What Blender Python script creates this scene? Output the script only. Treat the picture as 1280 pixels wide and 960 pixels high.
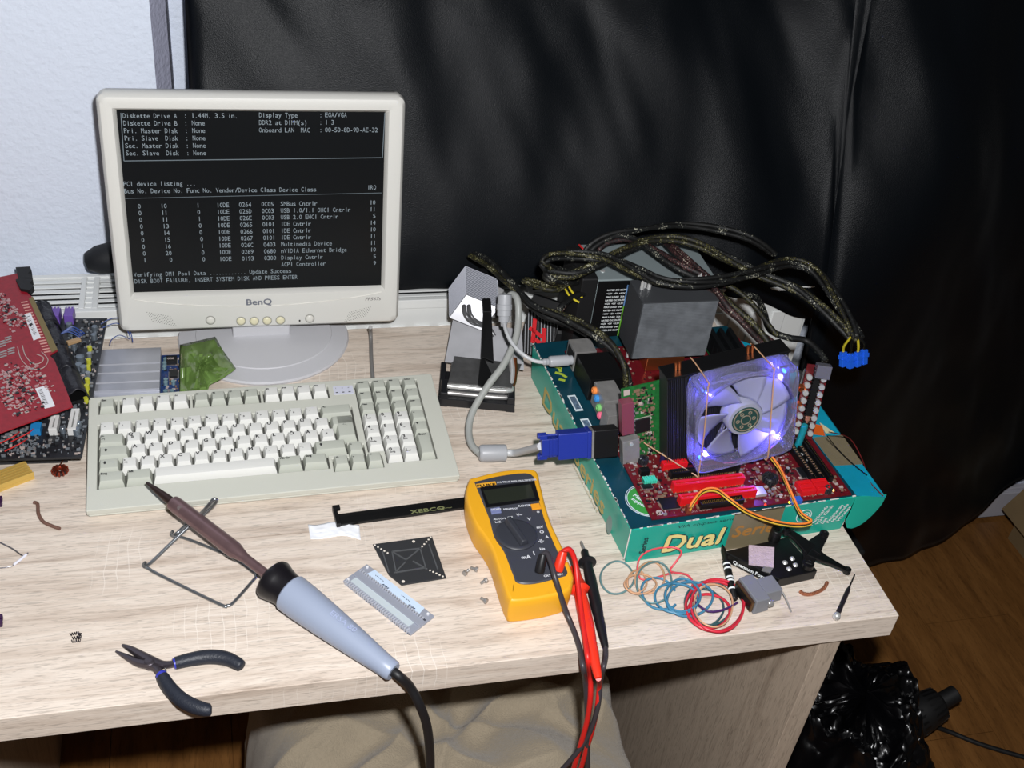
import bpy, bmesh, math, random
from mathutils import Matrix, Vector, Euler
random.seed(7)
D = bpy.data
for o in list(D.objects): D.objects.remove(o)
SC = bpy.context.scene
COL = SC.collection
PI = math.pi
# ------------------------------------------------------------------ camera
F_PX = 1419.14
CAM = Vector((-0.68723, -0.67477, 0.89020))
CR = Matrix.Rotation(-0.226728, 3, 'Z') @ Matrix.Rotation(-0.109358, 3, 'Y') @ Matrix.Rotation(0.915899, 3, 'X')
cam = D.cameras.new('camera'); cam.sensor_width = 36; cam.lens = F_PX / 1280 * 36
cam.clip_start = 0.02; cam.clip_end = 30
co = D.objects.new('camera', cam); COL.objects.link(co)
co.matrix_world = Matrix.Translation(CAM) @ CR.to_4x4()
SC.camera = co
# ------------------------------------------------------------------ light
W = D.worlds.new('world'); SC.world = W; W.use_nodes = True
W.node_tree.nodes['Background'].inputs[0].default_value = (1.0, 0.93, 0.85, 1)
W.node_tree.nodes['Background'].inputs[1].default_value = 0.035
fl = D.lights.new('camera_flash', 'POINT'); fl.energy = 82; fl.shadow_soft_size = 0.018; fl.color = (0.985, 0.985, 1.0)
fo = D.objects.new('camera_flash', fl); COL.objects.link(fo)
fo.location = CAM + CR @ Vector((0.045, 0.075, -0.03))
V = SC.view_settings; V.view_transform = 'Standard'; V.look = 'None'; V.gamma = 1; V.exposure = 0; V.use_curve_mapping = False
SC.display_settings.display_device = 'sRGB'

# desk top is z = 0, floor is z = FZ; X runs along the desk front edge, Y away from the viewer
FZ = -0.75
def at(px, py, z=0.0):
    d = CR @ Vector(((px - 640) / F_PX, -(py - 480) / F_PX, -1))
    return CAM + d * ((z - CAM.z) / d.z)
def aty(px, py, y):
    d = CR @ Vector(((px - 640) / F_PX, -(py - 480) / F_PX, -1))
    return CAM + d * ((y - CAM.y) / d.y)
def path(pts): return [at(*p) for p in pts]

# ------------------------------------------------------------------ materials
MATS = {}
def lin(c):
    return tuple(((v / 255) / 12.92 if v / 255 <= .04045 else ((v / 255 + .055) / 1.055) ** 2.4) for v in c)
def mat(name, rgb, rough=0.5, metal=0.0, spec=0.5, bump=0, bscale=200, var=0, vscale=40, emit=0, alpha=1, trans=0, ior=1.45, coat=0, sheen=0, srgb=True):
    if name in MATS: return MATS[name]
    m = D.materials.new(name); m.use_nodes = True; nt = m.node_tree; b = nt.nodes['Principled BSDF']
    c = lin(rgb) if srgb else rgb
    b.inputs['Base Color'].default_value = (*c, 1); b.inputs['Roughness'].default_value = rough
    b.inputs['Metallic'].default_value = metal; b.inputs['Specular IOR Level'].default_value = spec
    b.inputs['IOR'].default_value = ior; b.inputs['Transmission Weight'].default_value = trans
    b.inputs['Alpha'].default_value = alpha; b.inputs['Coat Weight'].default_value = coat
    b.inputs['Sheen Weight'].default_value = sheen
    if emit:
        b.inputs['Emission Color'].default_value = (*c, 1); b.inputs['Emission Strength'].default_value = emit
    if var or bump:
        tc = nt.nodes.new('ShaderNodeTexCoord')
    if var:
        n = nt.nodes.new('ShaderNodeTexNoise'); n.inputs['Scale'].default_value = vscale; n.inputs['Detail'].default_value = 6
        nt.links.new(tc.outputs['Object'], n.inputs['Vector'])
        r = nt.nodes.new('ShaderNodeMapRange'); r.inputs['From Min'].default_value = .25; r.inputs['From Max'].default_value = .75
        r.inputs['To Min'].default_value = 1 - var; r.inputs['To Max'].default_value = 1 + var
        nt.links.new(n.outputs['Fac'], r.inputs['Value'])
        mx = nt.nodes.new('ShaderNodeVectorMath'); mx.operation = 'SCALE'; mx.inputs[0].default_value = c
        nt.links.new(r.outputs[0], mx.inputs['Scale']); nt.links.new(mx.outputs[0], b.inputs['Base Color'])
    if bump:
        n2 = nt.nodes.new('ShaderNodeTexNoise'); n2.inputs['Scale'].default_value = bscale; n2.inputs['Detail'].default_value = 3
        nt.links.new(tc.outputs['Object'], n2.inputs['Vector'])
        bp = nt.nodes.new('ShaderNodeBump'); bp.inputs['Strength'].default_value = bump; bp.inputs['Distance'].default_value = .002
        nt.links.new(n2.outputs['Fac'], bp.inputs['Height']); nt.links.new(bp.outputs[0], b.inputs['Normal'])
    MATS[name] = m
    return m
def nodes_of(m):
    return m.node_tree.nodes, m.node_tree.links, m.node_tree.nodes['Principled BSDF']
def ramp(nt, stops):
    r = nt.nodes.new('ShaderNodeValToRGB'); e = r.color_ramp.elements
    e[0].position, e[0].color = stops[0][0], (*lin(stops[0][1]), 1)
    e[1].position, e[1].color = stops[-1][0], (*lin(stops[-1][1]), 1)
    for p_, c_ in stops[1:-1]:
        k = e.new(p_); k.color = (*lin(c_), 1)
    return r
def wood(name, stops, axis_scale, scale=6, rough=.5, marks=False, bumps=.25):
    m = mat(name, (200, 190, 170), rough); nt = m.node_tree; N, L, B = nodes_of(m)
    tc = N.new('ShaderNodeTexCoord'); mp = N.new('ShaderNodeMapping'); mp.inputs['Scale'].default_value = axis_scale
    L.new(tc.outputs['Object'], mp.inputs['Vector'])
    n = N.new('ShaderNodeTexNoise'); n.inputs['Scale'].default_value = scale; n.inputs['Detail'].default_value = 8; n.inputs['Roughness'].default_value = .62
    n.inputs['Distortion'].default_value = .6
    L.new(mp.outputs[0], n.inputs['Vector'])
    r = ramp(nt, stops); L.new(n.outputs['Fac'], r.inputs['Fac'])
    n2 = N.new('ShaderNodeTexNoise'); n2.inputs['Scale'].default_value = scale * 9; n2.inputs['Detail'].default_value = 4; n2.inputs['Distortion'].default_value = 1.2
    L.new(mp.outputs[0], n2.inputs['Vector'])
    r2 = N.new('ShaderNodeMapRange'); r2.inputs['From Min'].default_value = .35; r2.inputs['From Max'].default_value = .47; r2.inputs['To Min'].default_value = .72; r2.inputs['To Max'].default_value = 1
    L.new(n2.outputs['Fac'], r2.inputs['Value'])
    mx = N.new('ShaderNodeMix'); mx.data_type = 'RGBA'; mx.blend_type = 'MULTIPLY'; mx.inputs['Factor'].default_value = 1
    L.new(r.outputs[0], mx.inputs['A']); L.new(r2.outputs[0], mx.inputs['B'])
    out = mx.outputs['Result']
    if marks:   # pale crossing score marks in patches
        br = N.new('ShaderNodeTexBrick'); br.inputs['Scale'].default_value = 1; br.offset = 0
        br.inputs['Brick Width'].default_value = .011; br.inputs['Row Height'].default_value = .009; br.inputs['Mortar Size'].default_value = .00045; br.inputs['Mortar Smooth'].default_value = .3
        br.inputs['Color1'].default_value = (0, 0, 0, 1); br.inputs['Color2'].default_value = (0, 0, 0, 1); br.inputs['Mortar'].default_value = (1, 1, 1, 1)
        nd = N.new('ShaderNodeTexNoise'); nd.inputs['Scale'].default_value = 14; L.new(tc.outputs['Object'], nd.inputs['Vector'])
        vm = N.new('ShaderNodeVectorMath'); vm.operation = 'MULTIPLY_ADD'; vm.inputs[1].default_value = (.02, .02, 0)
        L.new(nd.outputs['Color'], vm.inputs[0]); L.new(tc.outputs['Object'], vm.inputs[2]); L.new(vm.outputs[0], br.inputs['Vector'])
        nm = N.new('ShaderNodeTexNoise'); nm.inputs['Scale'].default_value = 9; nm.inputs['Detail'].default_value = 1; L.new(tc.outputs['Object'], nm.inputs['Vector'])
        rm = N.new('ShaderNodeMapRange'); rm.inputs['From Min'].default_value = .58; rm.inputs['From Max'].default_value = .68; rm.inputs['To Max'].default_value = .5
        L.new(nm.outputs['Fac'], rm.inputs['Value'])
        mm = N.new('ShaderNodeMath'); mm.operation = 'MULTIPLY'; L.new(br.outputs['Color'], mm.inputs[0]); L.new(rm.outputs[0], mm.inputs[1])
        m3 = N.new('ShaderNodeMix'); m3.data_type = 'RGBA'; m3.inputs['B'].default_value = (*lin((240, 232, 222)), 1)
        L.new(mm.outputs[0], m3.inputs['Factor']); L.new(out, m3.inputs['A']); out = m3.outputs['Result']
    L.new(out, B.inputs['Base Color'])
    bp = N.new('ShaderNodeBump'); bp.inputs['Strength'].default_value = bumps; bp.inputs['Distance'].default_value = .001
    L.new(n2.outputs['Fac'], bp.inputs['Height']); L.new(bp.outputs[0], B.inputs['Normal'])
    return m

# ------------------------------------------------------------------ mesh builder
I4 = Matrix.Identity(4)
def T(x, y, z): return Matrix.Translation((x, y, z))
def RX(a): return Matrix.Rotation(a, 4, 'X')
def RY(a): return Matrix.Rotation(a, 4, 'Y')
def RZ(a): return Matrix.Rotation(a, 4, 'Z')
def frame(origin, xdir, ydir):
    x = Vector(xdir).normalized(); z = x.cross(Vector(ydir)).normalized(); y = z.cross(x)
    m = Matrix((x, y, z)).transposed().to_4x4(); m.translation = Vector(origin); return m
def smooth_path(pts, n=8):
    pts = [Vector(p) for p in pts]
    if len(pts) < 3: return pts
    out = []
    for i in range(len(pts) - 1):
        p0 = pts[max(i - 1, 0)]; p1 = pts[i]; p2 = pts[i + 1]; p3 = pts[min(i + 2, len(pts) - 1)]
        for k in range(n):
            t = k / n
            out.append(.5 * ((2 * p1) + (-p0 + p2) * t + (2 * p0 - 5 * p1 + 4 * p2 - p3) * t * t + (-p0 + 3 * p1 - 3 * p2 + p3) * t ** 3))
    out.append(pts[-1]); return out
class MB:
    def __init__(s, M=None): s.v = []; s.f = []; s.mi = []; s.M = M or I4; s.mat = 0
    def add(s, vs, fs, M=None):
        M = s.M @ M if M is not None else s.M
        k = len(s.v); s.v += [M @ Vector(v) for v in vs]; s.f += [tuple(i + k for i in f) for f in fs]; s.mi += [s.mat] * len(fs); return s
    def box(s, x0, x1, y0, y1, z0, z1, M=None):
        vs = [(x, y, z) for z in (z0, z1) for y in (y0, y1) for x in (x0, x1)]
        return s.add(vs, [(0, 2, 3, 1), (4, 5, 7, 6), (0, 1, 5, 4), (2, 6, 7, 3), (0, 4, 6, 2), (1, 3, 7, 5)], M)
    def cbox(s, cx, cy, cz, sx, sy, sz, M=None): return s.box(cx - sx / 2, cx + sx / 2, cy - sy / 2, cy + sy / 2, cz - sz / 2, cz + sz / 2, M)
    def frus(s, x0, x1, y0, y1, z0, X0, X1, Y0, Y1, z1, M=None):
        vs = [(x0, y0, z0), (x1, y0, z0), (x0, y1, z0), (x1, y1, z0), (X0, Y0, z1), (X1, Y0, z1), (X0, Y1, z1), (X1, Y1, z1)]
        return s.add(vs, [(0, 2, 3, 1), (4, 5, 7, 6), (0, 1, 5, 4), (2, 6, 7, 3), (0, 4, 6, 2), (1, 3, 7, 5)], M)
    def cyl(s, cx, cy, z0, z1, r, n=16, r1=None, M=None):
        r1 = r if r1 is None else r1
        vs = [(cx + rr * math.cos(2 * PI * i / n), cy + rr * math.sin(2 * PI * i / n), z) for rr, z in ((r, z0), (r1, z1)) for i in range(n)]
        fs = [(i, (i + 1) % n, n + (i + 1) % n, n + i) for i in range(n)] + [tuple(range(n))[::-1], tuple(range(n, 2 * n))]
        return s.add(vs, fs, M)
    def lathe(s, prof, n=20, M=None, cap=True):   # prof: (r, z) list
        vs = [(r * math.cos(2 * PI * i / n), r * math.sin(2 * PI * i / n), z) for r, z in prof for i in range(n)]
        fs = [(j * n + i, j * n + (i + 1) % n, (j + 1) * n + (i + 1) % n, (j + 1) * n + i) for j in range(len(prof) - 1) for i in range(n)]
        if cap: fs += [tuple(range(n))[::-1], tuple(range((len(prof) - 1) * n, len(prof) * n))]
        return s.add(vs, fs, M)
    def ring(s, ri, ro, z0, z1, n=32, M=None):
        vs = [(r * math.cos(2 * PI * i / n), r * math.sin(2 * PI * i / n), z) for r, z in ((ro, z0), (ro, z1), (ri, z1), (ri, z0)) for i in range(n)]
        fs = [(j * n + i, j * n + (i + 1) % n, ((j + 1) % 4) * n + (i + 1) % n, ((j + 1) % 4) * n + i) for j in range(4) for i in range(n)]
        return s.add(vs, fs, M)
    def tube(s, pts, r, n=8, sm=6, closed=False, M=None, flat=1):
        P = smooth_path(pts, sm) if sm > 1 else [Vector(p) for p in pts]
        m = len(P); rs = r if callable(r) else (lambda t: r)
        t0 = (P[1] - P[0]).normalized(); a = t0.orthogonal().normalized(); vs = []
        for i, p in enumerate(P):
            t = (P[min(i + 1, m - 1)] - P[max(i - 1, 0)]).normalized()
            a = (a - t * a.dot(t)).normalized(); b = t.cross(a); rr = rs(i / (m - 1))
            vs += [p + (a * math.cos(2 * PI * k / n) * flat + b * math.sin(2 * PI * k / n)) * rr for k in range(n)]
        fs = [(j * n + i, j * n + (i + 1) % n, (j + 1) * n + (i + 1) % n, (j + 1) * n + i) for j in range(m - 1) for i in range(n)]
        fs += [tuple(range(n))[::-1], tuple(range((m - 1) * n, m * n))]
        return s.add(vs, fs, M)
    def bar(s, p, q, w, h, M=None):
        p, q = Vector(p), Vector(q); d = q - p
        fr = frame(p, d, Vector((0, 0, 1)).cross(d) if abs(d.normalized().z) < .98 else (0, 1, 0))
        return s.add(*MB._b(0, d.length, -w / 2, w / 2, -h / 2, h / 2), M=(M or I4) @ fr)
    @staticmethod
    def _b(x0, x1, y0, y1, z0, z1):
        return [(x, y, z) for z in (z0, z1) for y in (y0, y1) for x in (x0, x1)], [(0, 2, 3, 1), (4, 5, 7, 6), (0, 1, 5, 4), (2, 6, 7, 3), (0, 4, 6, 2), (1, 3, 7, 5)]
    def prism(s, poly, z0, z1, M=None):
        n = len(poly); vs = [(x, y, z0) for x, y in poly] + [(x, y, z1) for x, y in poly]
        ar = sum(poly[i][0] * poly[(i + 1) % n][1] - poly[(i + 1) % n][0] * poly[i][1] for i in range(n))
        fs = [(i, (i + 1) % n, n + (i + 1) % n, n + i) for i in range(n)] + [tuple(range(n))[::-1], tuple(range(n, 2 * n))]
        if ar < 0: fs = [f[::-1] for f in fs]
        return s.add(vs, fs, M)
    def plate(s, x0, x1, y0, y1, z0, z1, holes, M=None):   # slab with rectangular through holes
        xs = sorted({x0, x1} | {c for h in holes for c in h[:2] if x0 < c < x1}); ys = sorted({y0, y1} | {c for h in holes for c in h[2:] if y0 < c < y1})
        hol = lambda i, j: i < 0 or j < 0 or i >= len(xs) - 1 or j >= len(ys) - 1 or any(h[0] < (xs[i] + xs[i + 1]) / 2 < h[1] and h[2] < (ys[j] + ys[j + 1]) / 2 < h[3] for h in holes)
        vs = [(x, y, z) for z in (z0, z1) for y in ys for x in xs]; nx = len(xs); K = nx * len(ys); fs = []
        for i in range(len(xs) - 1):
            for j in range(len(ys) - 1):
                if hol(i, j): continue
                a, b, c, d = j * nx + i, j * nx + i + 1, (j + 1) * nx + i + 1, (j + 1) * nx + i
                fs += [(a, d, c, b), (a + K, b + K, c + K, d + K)]
                if hol(i, j - 1): fs.append((a, b, b + K, a + K))
                if hol(i, j + 1): fs.append((c, d, d + K, c + K))
                if hol(i - 1, j): fs.append((d, a, a + K, d + K))
                if hol(i + 1, j): fs.append((b, c, c + K, b + K))
        return s.add(vs, fs, M)
    def sheet(s, fn, nu, nv, M=None):
        vs = [fn(i / nu, j / nv) for j in range(nv + 1) for i in range(nu + 1)]; w = nu + 1
        return s.add(vs, [(j * w + i, j * w + i + 1, (j + 1) * w + i + 1, (j + 1) * w + i) for j in range(nv) for i in range(nu)], M)
    def out(s, name, mats, parent=None, bevel=0, seg=2, smooth=0, solid=0, world=True, sub=0, label=None, kind=None):
        """one mesh object from the gathered shapes; vertices were given in world space"""
        me = D.meshes.new(name)
        if not isinstance(mats, (list, tuple)): mats = [mats]
        if parent is not None and world:
            inv = MW[parent.name].inverted(); vs = [inv @ v for v in s.v]; MW_self = MW[parent.name]
        elif parent is None and world:
            mnz = min(v.z for v in s.v); cx = sum(v.x for v in s.v) / len(s.v); cy = sum(v.y for v in s.v) / len(s.v)
            o_ = Vector((cx, cy, mnz)); vs = [v - o_ for v in s.v]; MW_self = Matrix.Translation(o_)
        else: vs = s.v; MW_self = MW[parent.name] if parent else I4
        me.from_pydata([tuple(v) for v in vs], [], s.f); me.update()
        for m in mats: me.materials.append(m)
        if len(mats) > 1: me.polygons.foreach_set('material_index', s.mi)
        if smooth:
            me.polygons.foreach_set('use_smooth', [True] * len(me.polygons))
            me.set_sharp_from_angle(angle=math.radians(smooth))
        me.validate()
        o = D.objects.new(name, me); COL.objects.link(o)
        if parent is None: o.matrix_world = MW_self
        else: o.parent = parent
        MW[o.name] = MW_self
        if bevel:
            b = o.modifiers.new('bevel', 'BEVEL'); b.width = bevel; b.segments = seg; b.limit_method = 'ANGLE'; b.angle_limit = math.radians(40)
        if solid:
            b = o.modifiers.new('solid', 'SOLIDIFY'); b.thickness = solid; b.offset = 0
        if sub:
            b = o.modifiers.new('sub', 'SUBSURF'); b.levels = sub; b.render_levels = sub
        if label: o['label'] = label
        if kind: o['kind'] = kind
        return o
MW = {}
def thing(name, label, cat, M, group=None, kind=None):
    if not isinstance(M, Matrix): M = Matrix.Translation(Vector(M))
    o = D.objects.new(name, None); COL.objects.link(o); o.matrix_world = M; o.empty_display_size = .02
    MW[o.name] = M.copy(); tag(o, label, cat, group, kind); return o
def tag(o, label, cat=None, group=None, kind=None):
    if label: o['label'] = label
    if cat: o['category'] = cat
    if group: o['group'] = group
    if kind: o['kind'] = kind
    return o
def struct(o): o['kind'] = 'structure'; return o
def copy_part(src, parent, M=None, name=None):
    c = src.copy(); COL.objects.link(c); c.parent = parent; MW[c.name] = MW[parent.name] if parent else I4
    if M is not None: c.matrix_local = M
    return c
def copy_tree(o, M=None, label=None, parent=None):
    c = o.copy(); COL.objects.link(c); c.parent = parent
    if parent is None:
        c.matrix_world = M; MW[c.name] = M.copy()
        if label: c['label'] = label
    for ch in list(o.children): copy_tree(ch, None, None, c)
    return c
# text: real outline glyphs turned into thin meshes
GC = {}
def text_mesh(s, size=1.0, mono=0, align='LEFT'):
    key = (s, align)
    if key not in GC:
        cu = D.curves.new('t', 'FONT'); cu.body = s; cu.size = 1; cu.align_x = align; cu.resolution_u = 2
        o = D.objects.new('t', cu); COL.objects.link(o)
        dg = bpy.context.evaluated_depsgraph_get(); me = D.meshes.new_from_object(o.evaluated_get(dg), depsgraph=dg)
        GC[key] = ([v.co.copy() for v in me.vertices], [tuple(p.vertices) for p in me.polygons])
        D.meshes.remove(me); D.objects.remove(o); D.curves.remove(cu)
    return GC[key]
def put_text(mb, s, M, size, sx=1, align='LEFT', th=0, slant=0, bold=0):
    vs, fs = text_mesh(s, align=align)
    if not fs: return
    offs = [(0, 0)] if not bold else [(-bold, 0), (bold, 0), (0, bold), (0, -bold)]
    for i, (ox, oy) in enumerate(offs):
        mb.add([(v.x * size * sx + slant * v.y * size + ox, v.y * size + oy, th + i * .00001) for v in vs], fs, M)
def put_mono(mb, s, M, cw, ch):
    for i, c in enumerate(s):
        if c == ' ': continue
        vs, fs = text_mesh(c)
        if not vs: continue
        x0 = min(v.x for v in vs); x1 = max(v.x for v in vs); w = max(x1 - x0, .0001)
        sc = cw * .84 / w if w > .25 else ch * 1.2
        ox = i * cw + cw * .5 - (x0 + x1) / 2 * sc
        mb.add([(v.x * sc + ox, v.y * ch * 1.28, 0) for v in vs], fs, M)

# ================================================================== THE SETTING
M_wall = mat('wallpaper', (214, 222, 236), .85, bump=.9, bscale=130)
M_white = mat('white_paint', (228, 230, 232), .4)
M_skirt = mat('skirting_paint', (190, 188, 196), .45)
M_floor = wood('floor_laminate', [(.25, (96, 62, 30)), (.5, (128, 86, 44)), (.75, (150, 104, 56))], (6, .8, 3), 5, .4, bumps=.1)
WY = .70          # plane of the left wall piece; the window bay behind the curtain is deeper
BX = -.752        # right edge of the left wall piece
mb = MB(); mb.box(-2.6, BX, WY, WY + .3, FZ, 1.9)
o = struct(mb.out('wall_left', M_wall)); tag(o, 'white rough plaster wall left of the black curtain')
mb = MB(); mb.box(BX - .3, 2.6, WY + .135, WY + .30, FZ, 1.9)
o = struct(mb.out('wall_back', M_wall)); tag(o, 'white wall of the window bay behind the curtain')
M_trim = mat('corner_bead', (168, 170, 190), .7, bump=.8, bscale=160)
mb = MB(); mb.add([(BX, WY, FZ), (BX + .017, WY + .03, FZ), (BX + .017, WY + .136, FZ), (BX, WY + .136, FZ), (BX, WY, 1.9), (BX + .017, WY + .03, 1.9), (BX + .017, WY + .136, 1.9), (BX, WY + .136, 1.9)],
      [(0, 1, 5, 4), (1, 2, 6, 5), (2, 3, 7, 6), (3, 0, 4, 7), (4, 5, 6, 7), (3, 2, 1, 0)])
o = struct(mb.out('trim_1', M_trim)); tag(o, 'grey speckled corner strip at the end of the white wall')
mb = MB(); mb.box(.2, 2.4, WY + .115, WY + .135, FZ, FZ + .07); mb.box(.2, 2.4, WY + .122, WY + .135, FZ + .07, FZ + .078)
o = struct(mb.out('baseboard_back', M_skirt, bevel=.002)); tag(o, 'pale skirting board under the curtain hem')
mb = MB(); mb.box(-2.6, 2.6, -1.6, WY + .3, FZ - .05, FZ - .012)
floor = struct(mb.out('floor', M_floor)); tag(floor, 'brown wood laminate floor')
MW[floor.name] = floor.matrix_world.copy()
base_me = None
for i in range(-7, 14):
    for j in range(4):
        x0 = i * .19 + .05; y0 = -1.7 + j * .75 + (i % 3) * .25
        if y0 > WY + .1: continue
        mb = MB(); mb.box(x0 + .0006, x0 + .1894, y0 + .0006, min(y0 + .7494, WY + .13), FZ - .013, FZ)
        mb.out('plank', M_floor, floor)

# desk
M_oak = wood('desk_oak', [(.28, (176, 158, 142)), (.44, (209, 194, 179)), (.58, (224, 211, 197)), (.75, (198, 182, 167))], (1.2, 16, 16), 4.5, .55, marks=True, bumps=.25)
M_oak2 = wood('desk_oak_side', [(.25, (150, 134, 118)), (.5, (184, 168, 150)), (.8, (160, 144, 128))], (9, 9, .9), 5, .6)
desk = thing('desk', 'light oak desk carrying the monitor, keyboard and tools', 'desk', T(-.75, .29, FZ))
mb = MB(); mb.box(-1.55, 0, .005, .577, -.0325, 0); mb.out('desktop', M_oak, desk, bevel=.0008)
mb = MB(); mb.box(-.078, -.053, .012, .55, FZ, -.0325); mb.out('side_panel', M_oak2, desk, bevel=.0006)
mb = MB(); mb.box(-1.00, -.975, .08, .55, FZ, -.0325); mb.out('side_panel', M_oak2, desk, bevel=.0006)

# radiator
M_rad = mat('radiator_enamel', (222, 224, 222), .35)
rad = thing('radiator', 'white panel radiator with slatted top grille behind the desk', 'radiator', T(-.7, .65, -.5))
RZt = .030; RX1 = .170
mb = MB(); mb.box(-1.7, RX1, .598, .606, -.55, RZt - .002)
k = -1.69
while k < RX1 - .03:
    mb.frus(k, k + .026, .592, .6, 0, k + .004, k + .022, .5935, .6, 0) if False else mb.box(k, k + .022, .5945, .598, -.53, -.012); k += .034
mb.out('front_panel', M_rad, rad, bevel=.002, smooth=40)
mb = MB(); mb.box(-1.7, RX1, .676, .684, -.55, RZt - .002); mb.out('back_panel', M_rad, rad)
mb = MB(); mb.box(-1.7, RX1 - .004, .607, .675, -.5, RZt - .020); mb.out('convector', mat('rad_shade', (30, 30, 32), .8), rad)  # coloured dark to stand for the shade between the grille slats
mb = MB(); mb.box(RX1 - .003, RX1 + .002, .598, .684, -.55, RZt); mb.out('end_cover', M_rad, rad, bevel=.001)
mb = MB(); mb.box(-1.7, RX1, .596, .604, RZt - .014, RZt); mb.box(-1.7, RX1, .678, .686, RZt - .014, RZt)
k = -1.736 + .29
while k < RX1:
    mb.box(k, k + .007, .604, .678, RZt - .010, RZt); mb.box(k + .016, k + .023, .604, .678, RZt - .010, RZt); mb.box(k + .007, k + .016, .604, .678, RZt - .006, RZt - .003); k += .29
mb.out('grille_frame', M_rad, rad, bevel=.0008)
for i in range(6):
    y = .608 + i * .0118
    mb = MB(); mb.box(-1.69, RX1 - .003, y, y + .0066, RZt - .0032, RZt - .0015); mb.out('slat', M_rad, rad, bevel=.0006)

# black satin curtain
M_cur = mat('black_satin', (5, 9, 14), .40, spec=.30, bump=.3, bscale=900)
nt = M_cur.node_tree
M_cur.node_tree.nodes['Principled BSDF'].inputs['Sheen Weight'].default_value = .02
M_cur.node_tree.nodes['Principled BSDF'].inputs['Sheen Roughness'].default_value = .3
def sst(a, b, x): t = max(0, min(1, (x - a) / (b - a))); return t * t * (3 - 2 * t)
def cur_hem(x):
    return ((.036 - .018 * sst(-.1, .05, x) - .04 * sst(.05, .17, x)) * (1 - sst(.18, .20, x)) + sst(.18, .20, x) * (-.742)) + .15 * sst(.74, .96, x) + .16 * sst(1.0, 1.5, x)
from mathutils import noise
def cur(u, v):
    x = -.706 + u * 2.75 + .008 * math.sin(v * 5)
    zb = cur_hem(x); z = 1.7 + (zb - 1.7) * v
    y = .748 + .014 * math.sin(x * 17 + .9 * math.sin(z * 3.1)) * (.5 + .5 * math.sin(x * 3 + z * 2 + 1)) + .012 * math.sin(x * 8.3 + z * 2.7 + 1.3)
    a1 = Vector(((x + z * .55) * 9, (z - x * .5) * 3.2, 0)); a2 = Vector(((x - z * .9) * 4, (z + x) * 9, 3))
    y += .020 * noise.noise(a1) + .011 * noise.noise(a2) + .010 * abs(noise.noise(Vector((x * 5 + z * 6, z * 4 - x * 3, 7))))
    y += .004 * noise.noise(Vector(((x + z * .4) * 30, z * 9, 1)))
    y = min(y, .80)
    fl_ = sst(.0, .62, -(z - .60) + .12 * noise.noise(Vector((x * 4, 3, 3)))) ** 1.5 * (1 - sst(.22, .75, x)) * sst(-.74, -.70, x)
    y = y * (1 - fl_) + fl_ * (.612 - .03 * sst(-.05, .06, x) + .004 * noise.noise(Vector((x * 20, z * 8, 0))) + (1 - fl_) * .0)
    y = max(y, .66 - .08 * (1 - sst(.2, .9, x)))
    return (x, y, z)
mb = MB(); mb.sheet(cur, 260, 120)
o = mb.out('curtain', M_cur, smooth=180, solid=.0015); tag(o, 'black satin curtain hanging behind the desk', 'curtain')
# dark bulging end of fabric behind the monitor
mb = MB()
c0 = aty(128, 322, .665)
mb.lathe([(.002, -.035), (.012, -.032), (.0185, -.018), (.0205, 0), (.019, .02), (.016, .05), (.014, .10)], 18, T(c0.x + .012, c0.y, c0.z) @ RY(math.radians(80)))
o = mb.out('rolled_cloth', mat('black_cloth', (22, 24, 28), .6, bump=.4, bscale=60), smooth=60); tag(o, 'black rolled cloth end poking out behind the monitor', 'cloth')

# far right
bx0 = at(1258, 672, FZ); bxd = (bx0 - at(1280, 700, FZ)).normalized(); bxx = bxd.cross(Vector((0, 0, 1))); bc_ = bx0 - bxd * .152 + bxx * .132
cb = thing('cardboard_box', 'brown cardboard box standing by the skirting board at the right edge', 'box', frame((bc_.x, bc_.y, FZ), bxx, bxd))
M_card = mat('cardboard', (120, 100, 70), .8, var=.1, vscale=20)
mb = MB(MW[cb.name].copy()); mb.plate(-.13, .13, -.15, .15, .003, .19, [(-.127, .127, -.147, .147)]); mb.box(-.13, .13, -.15, .15, 0, .003); mb.out('box_body', M_card, cb)
mb = MB(MW[cb.name] @ T(-.13, 0, .19) @ RY(math.radians(-60))); mb.box(-.11, 0, -.15, .15, -.0015, .0015); mb.out('flap', M_card, cb)
# ================================================================== MONITOR
mx_, my_, mz_, mti = -.79168, .58675, .30869, .1276
MU = Vector((1, -.0035, 0)).normalized(); MV = Vector((0, math.sin(mti), math.cos(mti)))
MF = frame((mx_, my_, mz_), MU, MV)
MN = MF.to_3x3() @ Vector((0, 0, 1))
def muv(px, py):
    d = CR @ Vector(((px - 640) / F_PX, -(py - 480) / F_PX, -1)); t = MN.dot(Vector((mx_, my_, mz_)) - CAM) / MN.dot(d)
    q = MF.inverted() @ (CAM + d * t); return q.x, q.y
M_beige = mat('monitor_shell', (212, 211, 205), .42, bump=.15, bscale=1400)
M_base = mat('monitor_base', (196, 196, 200), .38, bump=.2, bscale=1500)
mon = thing('monitor', 'beige flat monitor on oval foot showing white startup text on black', 'monitor', T(-.64, .54, 0))
mb = MB(MF)
uo0, uo1, vo0, vo1 = -.0218, .3285, -.2815, .0215
def rrect(x0, x1, y0, y1, r, n=5, sag=0):
    P = []
    for cx, cy, a0 in ((x1 - r, y1 - r, 0), (x0 + r, y1 - r, 90), (x0 + r, y0 + r, 180), (x1 - r, y0 + r, 270)):
        for i in range(n + 1):
            a = math.radians(a0 + 90 * i / n); P.append((cx + r * math.cos(a), cy + r * math.sin(a)))
    return P
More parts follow.
